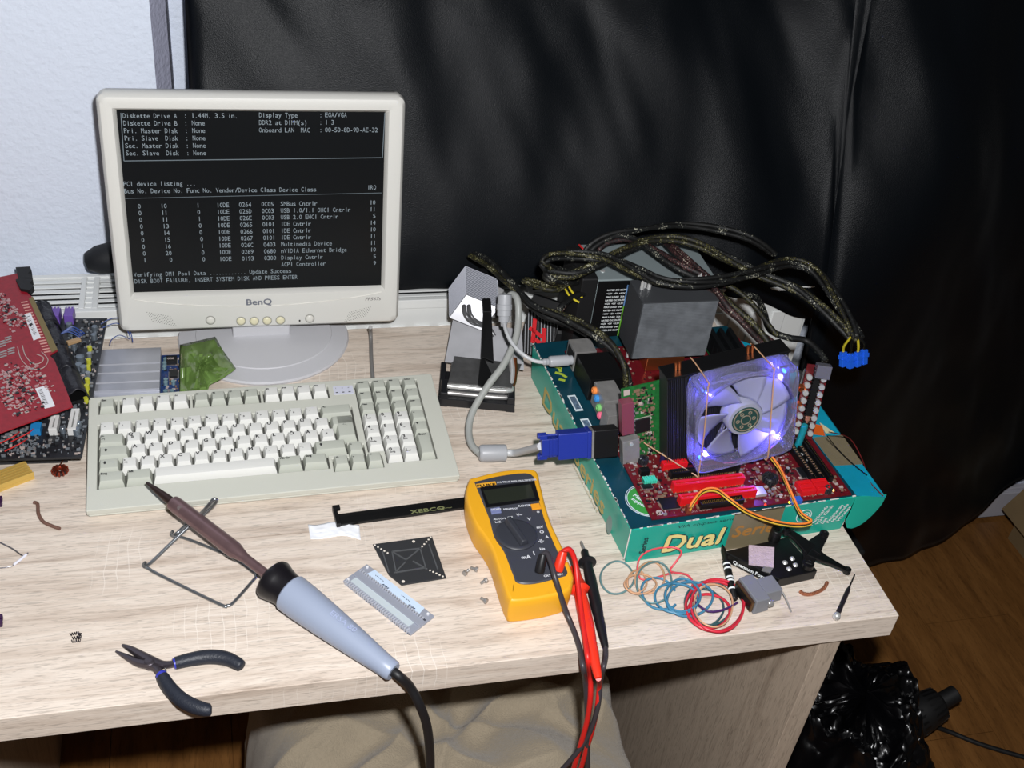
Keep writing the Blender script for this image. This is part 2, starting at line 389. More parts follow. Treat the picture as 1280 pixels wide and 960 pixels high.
# moulded front: rings of a rounded rectangle from the rear edge over the rim into the screen opening
def loops(mbx, rings, closed_front=False):
    n = len(rings[0]); vs = [p for rg in rings for p in rg]
    fs = [(j * n + i, j * n + (i + 1) % n, (j + 1) * n + (i + 1) % n, (j + 1) * n + i) for j in range(len(rings) - 1) for i in range(n)]
    mbx.add(vs, fs)
def rr3(x0, x1, y0, y1, r, z, n=6): return [(x, y, z) for x, y in rrect(x0, x1, y0, y1, r, n)]
loops(mb, [rr3(uo0 + .006, uo1 - .006, vo0 + .006, vo1 - .006, .010, -.022), rr3(uo0 + .001, uo1 - .001, vo0 + .001, vo1 - .001, .011, -.016), rr3(uo0, uo1, vo0, vo1, .012, -.006),
           rr3(uo0 + .001, uo1 - .001, vo0 + .001, vo1 - .001, .011, .003), rr3(uo0 + .0045, uo1 - .0045, vo0 + .0045, vo1 - .0045, .009, .0072), rr3(uo0 + .010, uo1 - .010, vo0 + .010, vo1 - .010, .006, .0085),
           rr3(-.0045, .3085, -.2325, .0045, .001, .0070), rr3(-.0005, .3045, -.2285, .0005, .0005, .0012), rr3(-.0005, .3045, -.2285, .0005, .0005, -.004)])
mb.out('bezel', M_beige, mon, smooth=35)
mb = MB(MF); mb.box(uo0 + .004, uo1 - .004, vo0 + .004, vo1 - .004, -.030, -.0145)
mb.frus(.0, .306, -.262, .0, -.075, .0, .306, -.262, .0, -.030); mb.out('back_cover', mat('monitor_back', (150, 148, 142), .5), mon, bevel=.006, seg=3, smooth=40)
mb = MB(MF); mb.box(-.001, .3055, -.229, .001, -.006, 0)
M_scr = mat('screen_black', (17, 19, 21), .28, spec=.35)
scr = mb.out('screen', M_scr, mon)
mb = MB(MF @ T(0, 0, .0004)); M_txt = mat('screen_text', (118, 128, 134), .6, emit=.32)
CW = .00372; CHh = .0064
def st(px, py, s):
    u_, v_ = muv(px, py); put_mono(mb, s, T(u_, v_ - CHh * .45, 0), CW, CHh)
ry = [143.7, 153, 162.4, 171.8, 181.2, 190.5]
for i, (a, b) in enumerate([('Diskette Drive A', '1.44M, 3.5 in.'), ('Diskette Drive B', 'None'), ('Pri. Master Disk', 'None'), ('Pri. Slave  Disk', 'None'), ('Sec. Master Disk', 'None'), ('Sec. Slave  Disk', 'None')]):
    dx = i * .8; st(153 + dx, ry[i] + .6, a); st(229.5 + dx * .8, ry[i] + .5, ':'); st(239 + dx * .6, ry[i] + .4, b)
for i, (a, b) in enumerate([('Display Type', 'EGA/VGA'), ('DDR2 at DIMM(s)', '1 3'), ('Onboard LAN  MAC', '00-50-8D-9D-AE-32')]):
    st(323.5, ry[i] - .2, a); st(399, ry[i] - .3, ':'); st(406, ry[i] - .4, b)
mb.out('screen_text', M_txt, scr); mb = MB(MF @ T(0, 0, .0004))
st(154, 229.6, 'PCI device listing ...'); st(155, 238.6, 'Bus No. Device No. Func No. Vendor/Device Class Device Class'); st(459, 234, 'IRQ')
mb.out('screen_text', M_txt, scr); mb = MB(MF @ T(0, 0, .0004))
rows = [('0', '10', '1', '10DE', '0264', '0C05', 'SMBus Cntrlr', '10'), ('0', '11', '0', '10DE', '026D', '0C03', 'USB 1.0/1.1 OHCI Cntrlr', '11'), ('0', '11', '1', '10DE', '026E', '0C03', 'USB 2.0 EHCI Cntrlr', ' 5'),
        ('0', '13', '0', '10DE', '0265', '0101', 'IDE Cntrlr', '14'), ('0', '14', '0', '10DE', '0266', '0101', 'IDE Cntrlr', '10'), ('0', '15', '0', '10DE', '0267', '0101', 'IDE Cntrlr', '11'),
        ('0', '16', '1', '10DE', '026C', '0403', 'Multimedia Device', '11'), ('0', '20', '0', '10DE', '0269', '0680', 'nVIDIA Ethernet Bridge', '10'), ('1', ' 0', '0', '10DE', '0193', '0300', 'Display Cntrlr', ' 5'),
        (' ', ' ', ' ', '', '', '', 'ACPI Controller', ' 9')]
for i, r in enumerate(rows):
    y = 254.5 + 8.42 * i; t = i * .9
    for px, dy, s in ((172, 3.2, r[0]), (200.5, 2.8, r[1]), (245.5, 2.0, r[2]), (270.5, 1.6, r[3]), (298.5, 1.1, r[4]), (326.5, .5, r[5]), (350.5, 0, r[6]), (462, -1.6, r[7])):
        f = (px - 311) / 311
        st(px + (t if px < 340 else t * .2) * (1 if px < 250 else .5), y + dy, s)
mb.out('screen_text', M_txt, scr); mb = MB(MF @ T(0, 0, .0004))
st(167, 343.2, 'Verifying DMI Pool Data ............ Update Success'); st(168, 351.5, 'DISK BOOT FAILURE, INSERT SYSTEM DISK AND PRESS ENTER')
mb.out('screen_text', M_txt, scr)
mb = MB(MF @ T(0, 0, .0003))
def ln(a, b, w=.0009):
    (u0, v0), (u1, v1) = muv(*a), muv(*b); mb.bar((u0, v0, 0), (u1, v1, 0), w, .0002)
ln((151, 141), (155, 201)); ln((155, 201), (476.5, 197)); ln((481, 141), (478, 197)); ln((155, 248), (477, 241), .0005)
mb.out('screen_rules', mat('screen_line', (96, 106, 112), .6, emit=.22), scr)
mb = MB(MF); P = []
for i in range(21):
    t = i / 20; P.append((.000 + t * .304, -.2345 - .0145 * math.sin(PI * t) ** .8, .0078))
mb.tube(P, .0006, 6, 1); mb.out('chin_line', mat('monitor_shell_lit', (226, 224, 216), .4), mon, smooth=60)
M_btn = mat('button_cream', (222, 216, 184), .35); M_btn2 = mat('button_grey', (214, 212, 204), .35)
for px, py, m_ in ((263, 396.5, M_btn2), (301, 397.5, M_btn), (317.5, 397.5, M_btn), (333.5, 397, M_btn), (350, 396.5, M_btn), (386.5, 394.5, M_btn2)):
    u_, v_ = muv(px, py); mb = MB(MF @ T(u_, v_, .0078)); mb.lathe([(.0052, -.002), (.0052, .0012), (.0042, .0022), (.002, .0026)], 18)
    b_ = mb.out('button', m_, mon, smooth=50)
    mb = MB(MF @ T(u_, v_, .0080)); mb.ring(.0053, .0061, -.0005, .0009, 20); mb.out('button_rim', mat('rim_grey', (150, 150, 142), .5), b_)
u_, v_ = muv(374, 397); mb = MB(MF @ T(u_, v_, .0082)); mb.cyl(0, 0, 0, .0008, .0012, 10); mb.out('status_light', mat('black_plastic', (14, 14, 15), .4), mon)
for px, py, sl in ((199, 395, .3), (449, 389, -.35)):
    u_, v_ = muv(px, py); mb = MB(MF @ T(u_, v_, .0084))
    for r in range(6):
        for c in range(11): mb.cyl((c - 5) * .0027 + r * .0012 * (1 if sl > 0 else -1), (r - 2.5) * -.0026 + (c - 5) * .0007 * (-1 if sl > 0 else 1), 0, .0002, .00055, 6)
    mb.out('speaker_grille', mat('grille_grey', (120, 120, 114), .6), mon, kind='stuff')
mb = MB(MF); u_, v_ = muv(307, 377.5); put_text(mb, 'BenQ', T(u_, v_, .0087), .0115, 1.2, bold=.0003); u_, v_ = muv(455, 372)
mb.out('brand_lettering', mat('logo_grey', (130, 134, 146), .3, metal=.4), mon)
mb = MB(MF); put_text(mb, 'FP567s', T(u_, v_, .0087), .0062, 1.15, slant=.25); mb.out('model_lettering', mat('logo_brown', (96, 88, 90), .5), mon)
# foot
def ell(cx, cy, a, b, ycut, n=40):
    return [(cx + a * math.cos(2 * PI * i / n), min(ycut, cy + b * math.sin(2 * PI * i / n))) for i in range(n)]
mb = MB(); cx, cy = -.6365, .563
rg = [[(x, y, z) for x, y in ell(cx, cy, a, b, .577 if a > .09 else .575)] for a, b, z in ((.108, .101, .0), (.1095, .1025, .0035), (.108, .101, .0062), (.0875, .078, .0088), (.0865, .077, .0098), (.03, .03, .0125))]
loops(mb, rg); n = 40; mb.f.append(tuple(range(5 * n, 6 * n))); mb.mi.append(0); mb.f.append(tuple(range(n))[::-1]); mb.mi.append(0)
mb.out('foot', M_base, mon, smooth=30)
mb = MB(); mb.bar((-.6405, .569, .004), (-.6405, .6, .12), .026, .073) if False else mb.box(-.677, -.604, .553, .574, .008, .045); mb.box(-.662, -.62, .574, .60, .03, .13)
mb.out('neck', M_base, mon, bevel=.002, smooth=40)
M_greycab = mat('cable_grey', (120, 118, 116), .45)
mb = MB(); mb.tube(path([(463, 409, .045), (463, 412, .02), (463.5, 425, .0035), (464, 445, .0032), (465, 462, .0032), (466.5, 477, .0032), (467, 484, .004)]), .0026, 8, 5)
o = mb.out('keyboard_cable', M_greycab, smooth=60); tag(o, 'grey cable running from behind the monitor to the keyboard', 'cable')

# ================================================================== KEYBOARD
u_ = .01905; KT = .094
KM = T(-.8244, .348, .028) @ RZ(.030) @ RX(KT)
M_case = mat('keyboard_case', (199, 200, 189), .5, bump=.15, bscale=1500); M_kw = mat('key_white', (219, 219, 214), .42); M_kg = mat('key_grey', (184, 187, 176), .45)
kbd = thing('keyboard', 'beige compact keyboard with white letter keys and grey function keys', 'keyboard', T(-.64, .335, 0) @ RZ(.03))
X0, X1, Y0, Y1 = -.0165, .3875, -.1005, .0725
kx = lambda c: c * u_ - .28 * u_
ky = lambda r: -r * u_ - .0035 + u_ / 2      # top edge of row r (row 1 is the Q row => 0)
holes = [(kx(0) - .001, kx(15) + .001, ky(4), ky(-1) + .001), (kx(0) - .001, kx(13) + .001, ky(4) - .0005, ky(3)), (kx(0) - .001, kx(1) + .001, ky(-2), ky(-3) + .0)]
holes = [(kx(0) - .0008, kx(15) + .0008, ky(2), ky(-1) + .0008), (kx(0) - .0008, kx(14.25) + .0008, ky(3), ky(2)), (kx(0) - .0008, kx(13) + .0008, ky(4) - .0008, ky(3)),
         (kx(0) - .0008, kx(1) + .0008, ky(-2) - .0008, ky(-3) + .0008), (kx(1.25) - .0008, kx(5.25) + .0008, ky(-2) - .0008, ky(-3) + .0008), (kx(5.5) - .0008, kx(9.5) + .0008, ky(-2) - .0008, ky(-3) + .0008), (kx(9.75) - .0008, kx(13.75) + .0008, ky(-2) - .0008, ky(-3) + .0008),
         (kx(15.5) - .0008, kx(19.5) + .0008, ky(3), ky(-3) + .0008), (kx(16.5) - .0008, kx(19.5) + .0008, ky(4) - .0008, ky(3)),
         (kx(14.25) + .0008, kx(15.25) + .0008, ky(3.3), ky(2.3)), (kx(13.25) - .0002, kx(16.25) - .0002, ky(4.3) - .0008, ky(3.3))]
mb = MB(KM); zt = -.0055
mb.plate(X0, X1, Y0, Y1, -.0125, zt, holes); mb.out('case_top', M_case, kbd, bevel=.0009, seg=2)
mb = MB(KM); lo = lambda y: -(.028 + .094 * y) + .0008
mb.add([(X0 + .0005, Y0 + .001, lo(Y0)), (X1 - .0005, Y0 + .001, lo(Y0)), (X0 + .0005, Y1 - .001, lo(Y1)), (X1 - .0005, Y1 - .001, lo(Y1)), (X0 + .0005, Y0 + .001, -.0125), (X1 - .0005, Y0 + .001, -.0125), (X0 + .0005, Y1 - .001, -.0125), (X1 - .0005, Y1 - .001, -.0125)],
       [(0, 2, 3, 1), (4, 5, 7, 6), (0, 1, 5, 4), (2, 6, 7, 3), (0, 4, 6, 2), (1, 3, 7, 5)]); mb.out('case_bottom', M_case, kbd, bevel=.003)
mb = MB(KM); mb.box(kx(-.03), kx(19.53), ky(4.3) - .0002, ky(-3), -.0124, -.0118); mb.out('key_gap_shade', mat('well_shade', (70, 70, 66), .7), kbd)  # dark sheet under the keys, painting the shade in their gaps
mb = MB(KM); mb.box(kx(14.1), kx(15.35), ky(-2) + .003, ky(-3) - .002, zt, zt + .0006)
mb.out('indicator_label', mat('led_label', (206, 208, 222), .3), kbd)
leg = MB(KM); M_leg = mat('key_print', (44, 44, 46), .6)
for i in range(3):
    leg.box(kx(14.22 + i * .4), kx(14.36 + i * .4), ky(-2) + .0055, ky(-2) + .0066, zt + .0006, zt + .0009)
    put_text(leg, '1A#'[i], T(kx(14.22 + i * .4), ky(-3) - .0065, zt + .0008), .003)
KME = {}
def key(c, r, w=1, h=1, m='w', t='', t2='', iso=False, s=None):
    k = (round(w, 3), h, m, iso)
    x0, x1, yt, yb = 0, w * u_, 0, -h * u_
    g = .0008; mbk = MB(); H0 = -.0105; dxs = .0031; dyt = .0008; dyb = .0056
    pts = [(x0 + g, x1 - g, yb + g, yt - g, H0), (x0 + .0012, x1 - .0012, yb + .0016, yt - .0010, -.0055), (x0 + dxs, x1 - dxs, yb + dyb, yt - dyt, -.0002), (x0 + dxs + .0008, x1 - dxs - .0008, yb + dyb + .0009, yt - dyt - .0008, .0)]
    if k not in KME:
        n = 4; vs = []
        for a, b, c_, d_, z in pts: vs += [(a, c_, z), (b, c_, z), (b, d_, z), (a, d_, z)]
        fs = [(j * 4 + i, j * 4 + (i + 1) % 4, (j + 1) * 4 + (i + 1) % 4, (j + 1) * 4 + i) for j in range(3) for i in range(4)] + [(12, 13, 14, 15), (3, 2, 1, 0)]
        mbk.add(vs, fs)
        if iso:
            vs = [(v[0] if v[0] > x1 / 2 else v[0] - .25 * u_, v[1] if v[1] > -u_ else v[1] + u_, v[2]) for v in vs]; mbk.add(vs, fs)
        me = D.meshes.new('key'); me.from_pydata([tuple(v) for v in mbk.v], [], mbk.f); me.materials.append(M_kw if m == 'w' else M_kg); KME[k] = me
        me.polygons.foreach_set('use_smooth', [True] * len(me.polygons)); me.set_sharp_from_angle(angle=math.radians(35))
    o = D.objects.new('key', KME[k]); COL.objects.link(o); o.parent = kbd
    o.matrix_local = MW[kbd.name].inverted() @ KM @ T(kx(c), ky(r - 1), -abs(r - 1.5) * 0)
    X, Y = kx(c) + .0036, ky(r - 1)
    if t: put_text(leg, t, T(X, Y - (.0058 if len(t) < 2 else .0045), .0004), s or (.0066 if len(t) < 2 else .0040), bold=.00024)
    if t2: put_text(leg, t2, T(X + (.003 if len(t2) < 3 else 0), Y - .0092, .0004), .0034, bold=.0001)
for c, t in ((0, 'Esc'),): key(c, -2, m='g', t=t)
for i in range(4): key(1.25 + i, -2, t='F%d' % (i + 1), s=.0028)
for i in range(4): key(5.5 + i, -2, m='g', t='F%d' % (i + 5), s=.0028)
for i in range(4): key(9.75 + i, -2, t='F%d' % (i + 9), s=.0028)
for i, (a, b) in enumerate(zip('°!"§$%&/()=?`', "^1234567890ß'")): key(i, 0, t=a, t2=b, s=.003)
key(13, 0, 2, m='g', t='<-', s=.004)
key(0, 1, 1.5, m='g', t='|<-', t2='->|', s=.0028)
for i, a in enumerate('QWERTZUIOPÜ*'): key(1.5 + i, 1, t=a, t2={'Q': '@', '*': '+ ~', 'E': ''}.get(a, ''))
key(13.5 + .25, 1, 1.25, 2, m='g', iso=True); put_text(leg, '<-|', T(kx(14.2), ky(.85), .0003), .004)
key(0, 2, 1.75, m='g')
leg.add([(kx(.45) + a * .0013, ky(1) - .0062 + b * .0013, .0003) for a, b in ((0, 2), (1.6, .2), (.8, .2), (.8, -1.4), (-.8, -1.4), (-.8, .2), (-1.6, .2))], [(0, 6, 5, 4, 3, 2, 1)])
for i, a in enumerate("ASDFGHJKLÖÄ'"): key(1.75 + i, 2, t=a, t2='#' if i == 11 else '')
key(0, 3, 1.25, m='g'); key(12.25, 3, 2, m='g')
for cc in (.4, 12.7): leg.add([(kx(cc) + a * .0013, ky(2) - .0062 - b * .0013, .0003) for a, b in ((0, -2), (1.6, -.2), (.8, -.2), (.8, 1.4), (-.8, 1.4), (-.8, -.2), (-1.6, -.2))], [(0, 1, 2, 3, 4, 5, 6)])
key(1.25, 3, t='>', t2='< |', s=.003)
for i, a in enumerate('YXCVBNM;:_'): key(2.25 + i, 3, t=a, t2={';': ',', ':': '.', '_': '-'}.get(a, ''))
key(0, 4, 1.5, m='g', t='Strg'); key(1.5, 4, 1.5, m='g', t='Alt'); key(3, 4, 7); key(10, 4, 1.5, m='g', t='Alt Gr'); key(11.5, 4, 1.5, m='g', t='Strg')
for c, r, t in ((14.25, 3.3, '^'), (13.25, 4.3, '<-'), (14.25, 4.3, 'v'), (15.25, 4.3, '->')): key(c, r, m='g', t=t, s=.0035)
for r, names in ((-2, ('Druck', 'Pos1', 'Bild', 'Rollen')), (-1, ('Einf', 'Ende', 'Bild', 'Pause')), (0, ('Num', '/', 'x', 'Untbr'))):
    for i, t in enumerate(names): key(15.5 + i, r, m='g', t=t, s=.0026)
for r, names, n2 in ((1, '789', ('Pos1', '^', 'Bild')), (2, '456', ('<-', '', '->')), (3, '123', ('Ende', 'v', 'Bild'))):
    for i, t in enumerate(names): key(15.5 + i, r, t=t, t2=n2[i])
key(16.5, 4, t='0', t2='Einfg'); key(17.5, 4, t=',', t2='Entf')
key(18.5, 1, m='g', t='-'); key(18.5, 2, m='g', t='+'); key(18.5, 3, 1, 2, m='g', t='Enter')
leg.out('key_lettering', M_leg, kbd)

# ================================================================== MAINBOARD BOX
M_teal = mat('box_teal', (30, 168, 148), .35, var=.04, vscale=30); M_navy = mat('box_navy', (14, 60, 74), .3, var=.25, vscale=30)
M_bluec = mat('box_blue', (20, 150, 178), .35, var=.12, vscale=25); M_worn = mat('card_worn', (225, 222, 216), .8)
M_tape = mat('packing_tape', (122, 112, 88), .28, var=.06, vscale=60); M_cream = mat('print_cream', (232, 214, 140), .5); M_gold = mat('print_gold', (188, 168, 96), .5)
M_wprint = mat('print_white', (232, 236, 236), .5); M_dprint = mat('print_dark', (16, 60, 62), .5)
BY = math.radians(4.3); BH = .0555
BM0 = T(-.2765, .1165, 0) @ RZ(BY); BWd, BDp = .272, .335
box = thing('carton', 'teal printed cardboard carton lying flat under the red mainboard', 'box', BM0 @ T(BWd / 2, BDp / 2, 0))
mb = MB(BM0); mb.frus(0, BWd, 0, BDp, 0, -.005, BWd + .002, -.003, BDp, BH - .0012); mb.out('carton_body', M_teal, box, bevel=.001)
mb = MB(BM0); mb.box(-.0045, BWd + .001, -.002, BDp, BH - .0012, BH); mb.out('carton_lid', M_navy, box)
# worn edges
mb = MB(BM0)
for i in range(90):
    y = random.uniform(0, BDp); w = random.uniform(.001, .006); mb.box(-.0053, -.0053 + random.uniform(.0006, .0022), y, y + w, BH - .0008, BH + .0002)
for i in range(40):
    x = random.uniform(0, BWd); w = random.uniform(.001, .012); mb.box(x, min(x + w, BWd), -.0033, -.0033 + random.uniform(.0005, .0014), BH - .0008, BH + .0002)
mb.box(-.0056, -.0046, -.0034, -.0026, .01, BH); mb.out('worn_edge', M_worn, box, kind='stuff')
FRM = BM0 @ Matrix(((1, 0, 0, 0), (0, 0, -1, -.0035), (0, 1, 0, 0), (0, 0, 0, 1)))      # front face: x right, y up, z out
LFM = BM0 @ Matrix(((0, 0, -1, -.0055), (-1, 0, 0, 0), (0, 1, 0, 0), (0, 0, 0, 1)))     # left face: x towards the viewer
mb = MB(FRM); put_text(mb, 'Dual', T(.036, .013, .0006), .035, 1.12, slant=.15, bold=.0009); mb.mat = 0
mb.out('title_lettering', M_cream, box)
mb = MB(FRM); put_text(mb, 'Dual', T(.0366, .0126, .0003), .0352, 1.12, slant=.15, bold=.0022); mb.out('title_outline', M_dprint, box)  # wider dark print that outlines the title letters
mb = MB(FRM); put_text(mb, 'Series', T(.121, .020, .0013), .024, 1.1, slant=.15, bold=.0006); mb.out('subtitle_lettering', mat('print_orange', (170, 120, 60), .5), box)
mb = MB(FRM); put_text(mb, 'VIA chipset series', T(.05, .047, .0004), .006, 1.7, slant=.2); put_text(mb, 'Series', T(.018, .016, .0004) @ RZ(PI / 2), .010, 1, bold=.0003); mb.out('small_lettering', M_dprint, box)
mb = MB(FRM)
for i, t in enumerate(('Mainboards', 'VGA Cards', 'Lan', 'Peripherals', 'Multimedia', 'Wireless')): put_text(mb, t, T(.226 + i * .007, .018, .0006) @ RZ(1.15), .0065, bold=.0001)
mb.ring(.009, .0098, 0, .0006, 28, T(.210, .036, .0001)); put_text(mb, '@', T(.2045, .0315, .0005), .014); put_text(mb, 'o o o o o', T(.182, .014, .0005), .006)
mb.out('white_lettering', M_wprint, box)
mb = MB(FRM); mb.box(.118, .180, -.0005, BH + .0006, .0004, .0011); mb.box(.118, .180, BH - .0005, BH + .0006, -.0, .0011); mb.out('tape', M_tape, box)
mb = MB(LFM); put_text(mb, 'Dual', T(-.270, .014, .0035), .036, 1.4, bold=.0007); mb.out('side_lettering', M_gold, box)
mb = MB(LFM); put_text(mb, 'Series', T(-.152, .020, .0035), .030, 1.35, bold=.0007); mb.out('side_lettering', M_gold, box)
mb = MB(LFM); put_text(mb, 'mainboard motherboard', T(-.152, .011, .0035), .0055, 1.5); mb.out('small_lettering', M_gold, box)
mb = MB(LFM); mb.lathe([(.001, .0038), (.0095, .0036)], 24, T(-.037, .024, 0) @ Matrix.Diagonal((.75, 1.3, 1, 1))); mb.out('side_sticker', mat('silver_sticker', (120, 150, 150), .3, metal=.5), box)
# print on the lid left of the board
mb = MB(BM0 @ T(0, 0, BH)); mb.cyl(.030, .035, 0, .0004, .0225, 36); mb.out('round_emblem', mat('emblem_green', (60, 150, 70), .35), box)
mb = MB(BM0 @ T(0, 0, BH)); mb.ring(.0225, .0232, 0, .0006, 36, T(.030, .035, 0)); mb.ring(.0245, .0250, 0, .0006, 36, T(.030, .035, 0))
put_text(mb, 'Mainboard', T(.016, .045, .0006) @ RZ(-1.0), .0075, bold=.0002); put_text(mb, 'support', T(.012, .040, .0006) @ RZ(-1.0), .0065, bold=.0002)
for y0, c in ((.150, 0), (.195, 0)): mb.box(.0035, .0135, y0, y0 + .030, .0002, .0005)
mb.out('lid_lettering', mat('print_paper', (214, 228, 232), .4), box)
mb = MB(BM0 @ T(0, 0, BH))
for y0 in (.153, .198): mb = MB(BM0 @ T(0, 0, BH)); mb.box(.0050, .0120, y0, y0 + .024, .0005, .0008); mb.out('lid_picture', mat('print_photo', (90, 110, 130), .4, var=.6, vscale=300), box)
mb = MB(BM0 @ T(0, 0, BH)); [mb.bar((.004 + (k_ % 2) * .008, .300 - k_ * .007, .0004), (.011 + (k_ % 3) * .002, .290 - k_ * .006, .0004), .0035, .0005) for k_ in range(7)]; mb.out('lid_title', mat('print_lime', (170, 190, 60), .5), box)
# open side flap with hanging tab
mb = MB(BM0 @ T(BWd + .001, 0, BH)); mb.add([(0, -.002, -.001), (.038, -.006, -.006), (.044, .13, -.004), (.046, .26, 0), (0, .30, 0), (0, -.002, .0002), (.038, -.006, -.005), (.044, .13, -.003), (.046, .26, .001), (0, .30, .0012)], [(0, 4, 3, 2, 1), (5, 6, 7, 8, 9), (0, 1, 6, 5), (1, 2, 7, 6), (2, 3, 8, 7), (3, 4, 9, 8), (4, 0, 5, 9)])
mb.out('side_flap', M_bluec, box)
mb = MB(BM0 @ T(BWd + .001, 0, BH)); mb.add([(0, .048, .0007), (.0405, .048, -.0036), (.0425, .10, -.0026), (0, .098, .0012)], [(0, 1, 2, 3)]); mb.out('tape', M_tape, box, solid=.0006)
mb = MB(BM0 @ T(BWd + .001, 0, BH)); mb.add([(.002, .104, .0015), (.018, .100, .0), (.024, .118, .0), (.008, .124, .0013)], [(0, 1, 2, 3)]); mb.out('sticker', mat('orange_sticker', (216, 96, 30), .5, var=.1, vscale=80), box, solid=.0005)
mb = MB(BM0 @ T(BWd + .001, 0, BH)); mb.add([(.021, .104, .0), (.034, .104, -.001), (.024, .124, .0)], [(0, 1, 2)]); mb.add([(.002, .130, .0018), (.018, .128, .0012), (.022, .15, .0015), (.006, .154, .002)], [(0, 1, 2, 3)]); mb.out('flap_print', mat('print_cream2', (214, 208, 168), .5), box, solid=.0004)
mb = MB(BM0 @ T(BWd + .001, -.003, BH - .001)); P = [(0, 0), (.041, -.004)]; P += [(.0415 - .0415 * (t / 10) ** 1.3 * .75 + .0, -.012 - .040 * math.sin(PI / 2 * t / 10)) for t in range(1, 11)]; P += [(.004, -.050), (-.0015, -.04), (0, -.02)]
mb.prism(P, 0, .001, RX(PI / 2)); mb.out('hanging_tab', M_teal, box)
mb = MB(BM0); mb.box(BWd + .0005, BWd + .003, .002, .02, .004, .03, RY(.0)); mb.out('torn_paper', M_worn, box)

# ================================================================== MAINBOARD
GZ = .0600
GM = T(-.256, .121, GZ) @ RZ(math.radians(2.8)); GMi = GM.inverted()
def g(px, py, h=0):
    q_ = GMi @ at(px, py, GZ + h); return q_.x, q_.y
M_pcbr = mat('pcb_red', (98, 20, 28), .35, var=.25, vscale=260); M_pcbg = mat('pcb_green', (30, 96, 46), .35, var=.3, vscale=220)
M_blk = mat('black_plastic', (14, 14, 15), .4); M_blk2 = mat('black_matte', (20, 20, 21), .6); M_redp = mat('slot_red', (214, 26, 32), .38); M_sil = mat('metal_silver', (214, 214, 212), .28, metal=.55)
M_tin = mat('metal_tin', (160, 158, 156), .36, metal=.5, var=.15, vscale=90); M_ch = mat('chip_black', (24, 25, 28), .35); M_wsilk = mat('silkscreen', (180, 166, 160), .5); M_au = mat('gold_plate', (196, 160, 84), .35, metal=.8)
M_tan = mat('component_tan', (128, 102, 84), .5); M_cu = mat('copper', (190, 108, 66), .3, metal=.9)
brd = thing('mainboard', 'red computer mainboard lying on the teal carton', 'circuit board', GM @ T(.122, .15, -.0042))
mb = MB(GM); mb.box(0, .244, 0, .305, -.0016, 0); mb.out('board', M_pcbr, brd)
mb = MB(GM); mb.box(.01, .235, .01, .295, -.0042, -.0016); mb.out('standoff_pad', mat('solder_side', (70, 20, 24), .7), brd)
def chip(root, M, x0, x1, y0, y1, h=.0018, lead=True, name='chip', m=None):
    mb = MB(M); mb.box(x0, x1, y0, y1, .0003, h); c = mb.out(name, m or M_ch, root, bevel=.0002)
    if lead:
        mb = MB(M); n = max(4, int((x1 - x0) / .0011))
        for i in range(n):
            x = x0 + (x1 - x0) * (i + .5) / n; mb.box(x - .00025, x + .00025, y0 - .0012, y1 + .0012, .0001, .0006)
        n = max(4, int((y1 - y0) / .0011))
        for i in range(n):
            y = y0 + (y1 - y0) * (i + .5) / n; mb.box(x0 - .0012, x1 + .0012, y - .00025, y + .00025, .0001, .0006)
        mb.out('pins', M_tin, c, kind='stuff')
    return c
def gbox(px, py, w, d, h, name, m, z0=0, bevel=.0003, center=True, parent=None):
    x, y = g(px, py, h); mb = MB(GM); mb.cbox(x, y, z0 + (h - z0) / 2, w, d, h - z0); return mb.out(name, m, parent or brd, bevel=bevel)
def slot(x, y, L, m, h=.011, w=.0075, name='slot', notch=.7, M=None, root=None, along='x'):
    M = M or GM; root = root or brd; mb = MB(M @ T(x, y, 0) @ (RZ(PI / 2) if along == 'y' else I4))
    mb.plate(0, L, 0, w, .004, h, [(.003, L * notch, w * .38, w * .62), (L * notch + .003, L - .003, w * .38, w * .62)]); mb.box(0, L, 0, w, 0, .0045)
    s_ = mb.out(name, m, root, bevel=.0003)
    mb = MB(M @ T(x, y, 0) @ (RZ(PI / 2) if along == 'y' else I4)); n = int(L / .0028)
    for i in range(n): mb.box(.003 + i * (L - .006) / n, .0037 + i * (L - .006) / n, w * .3, w * .38, h - .0001, h + .0003); mb.box(.003 + i * (L - .006) / n, .0037 + i * (L - .006) / n, -.0008, 0, 0, .002)
    mb.out('contacts', M_au, s_, kind='stuff'); return s_
# long expansion slots near the front edge, parallel to it
for (px, py, L, m, h, w) in ((849, 634, .092, M_redp, .0115, .0085), (841, 617, .086, M_redp, .0115, .0085), (838, 600, .085, M_blk, .009, .008), (828, 589, .030, M_redp, .009, .008)):
    x, y = g(px, py, 0); slot(x, y, L, m, h, w)
x, y = g(875, 638); mb = MB(GM); mb.plate(x, x + .052, y, y + .008, .003, .008, [(x + .0015, x + .0505, y + .0015, y + .0065)]); mb.box(x, x + .052, y, y + .008, 0, .0035); hd = mb.out('header', M_blk, brd, bevel=.0002)
mb = MB(GM)
for i in range(19):
    for j in (0, 1): mb.cbox(x + .003 + i * .00254, y + .0028 + j * .0025, .005, .0006, .0006, .006)
mb.out('header_pins', M_au, hd, kind='stuff')
chip(brd, GM, *sum([list(v) for v in zip(g(825, 640), g(846, 622))], [])) if False else None
def chip_px(pa, pb, **k):
    (xa, ya), (xb, yb) = g(*pa), g(*pb); return chip(brd, GM, min(xa, xb), max(xa, xb), min(ya, yb), max(ya, yb), **k)
chip_px((829, 638), (843, 622), h=.002); chip_px((804, 612), (813, 605)); chip_px((784, 567), (792, 558)); chip_px((1003, 598), (1019, 583), h=.002)
x, y = g(812, 599, .004); mb = MB(GM)
for i in range(6): mb.box(x - .0075 + i * .0026, x - .0055 + i * .0026, y - .0045, y + .0045, .001, .005)
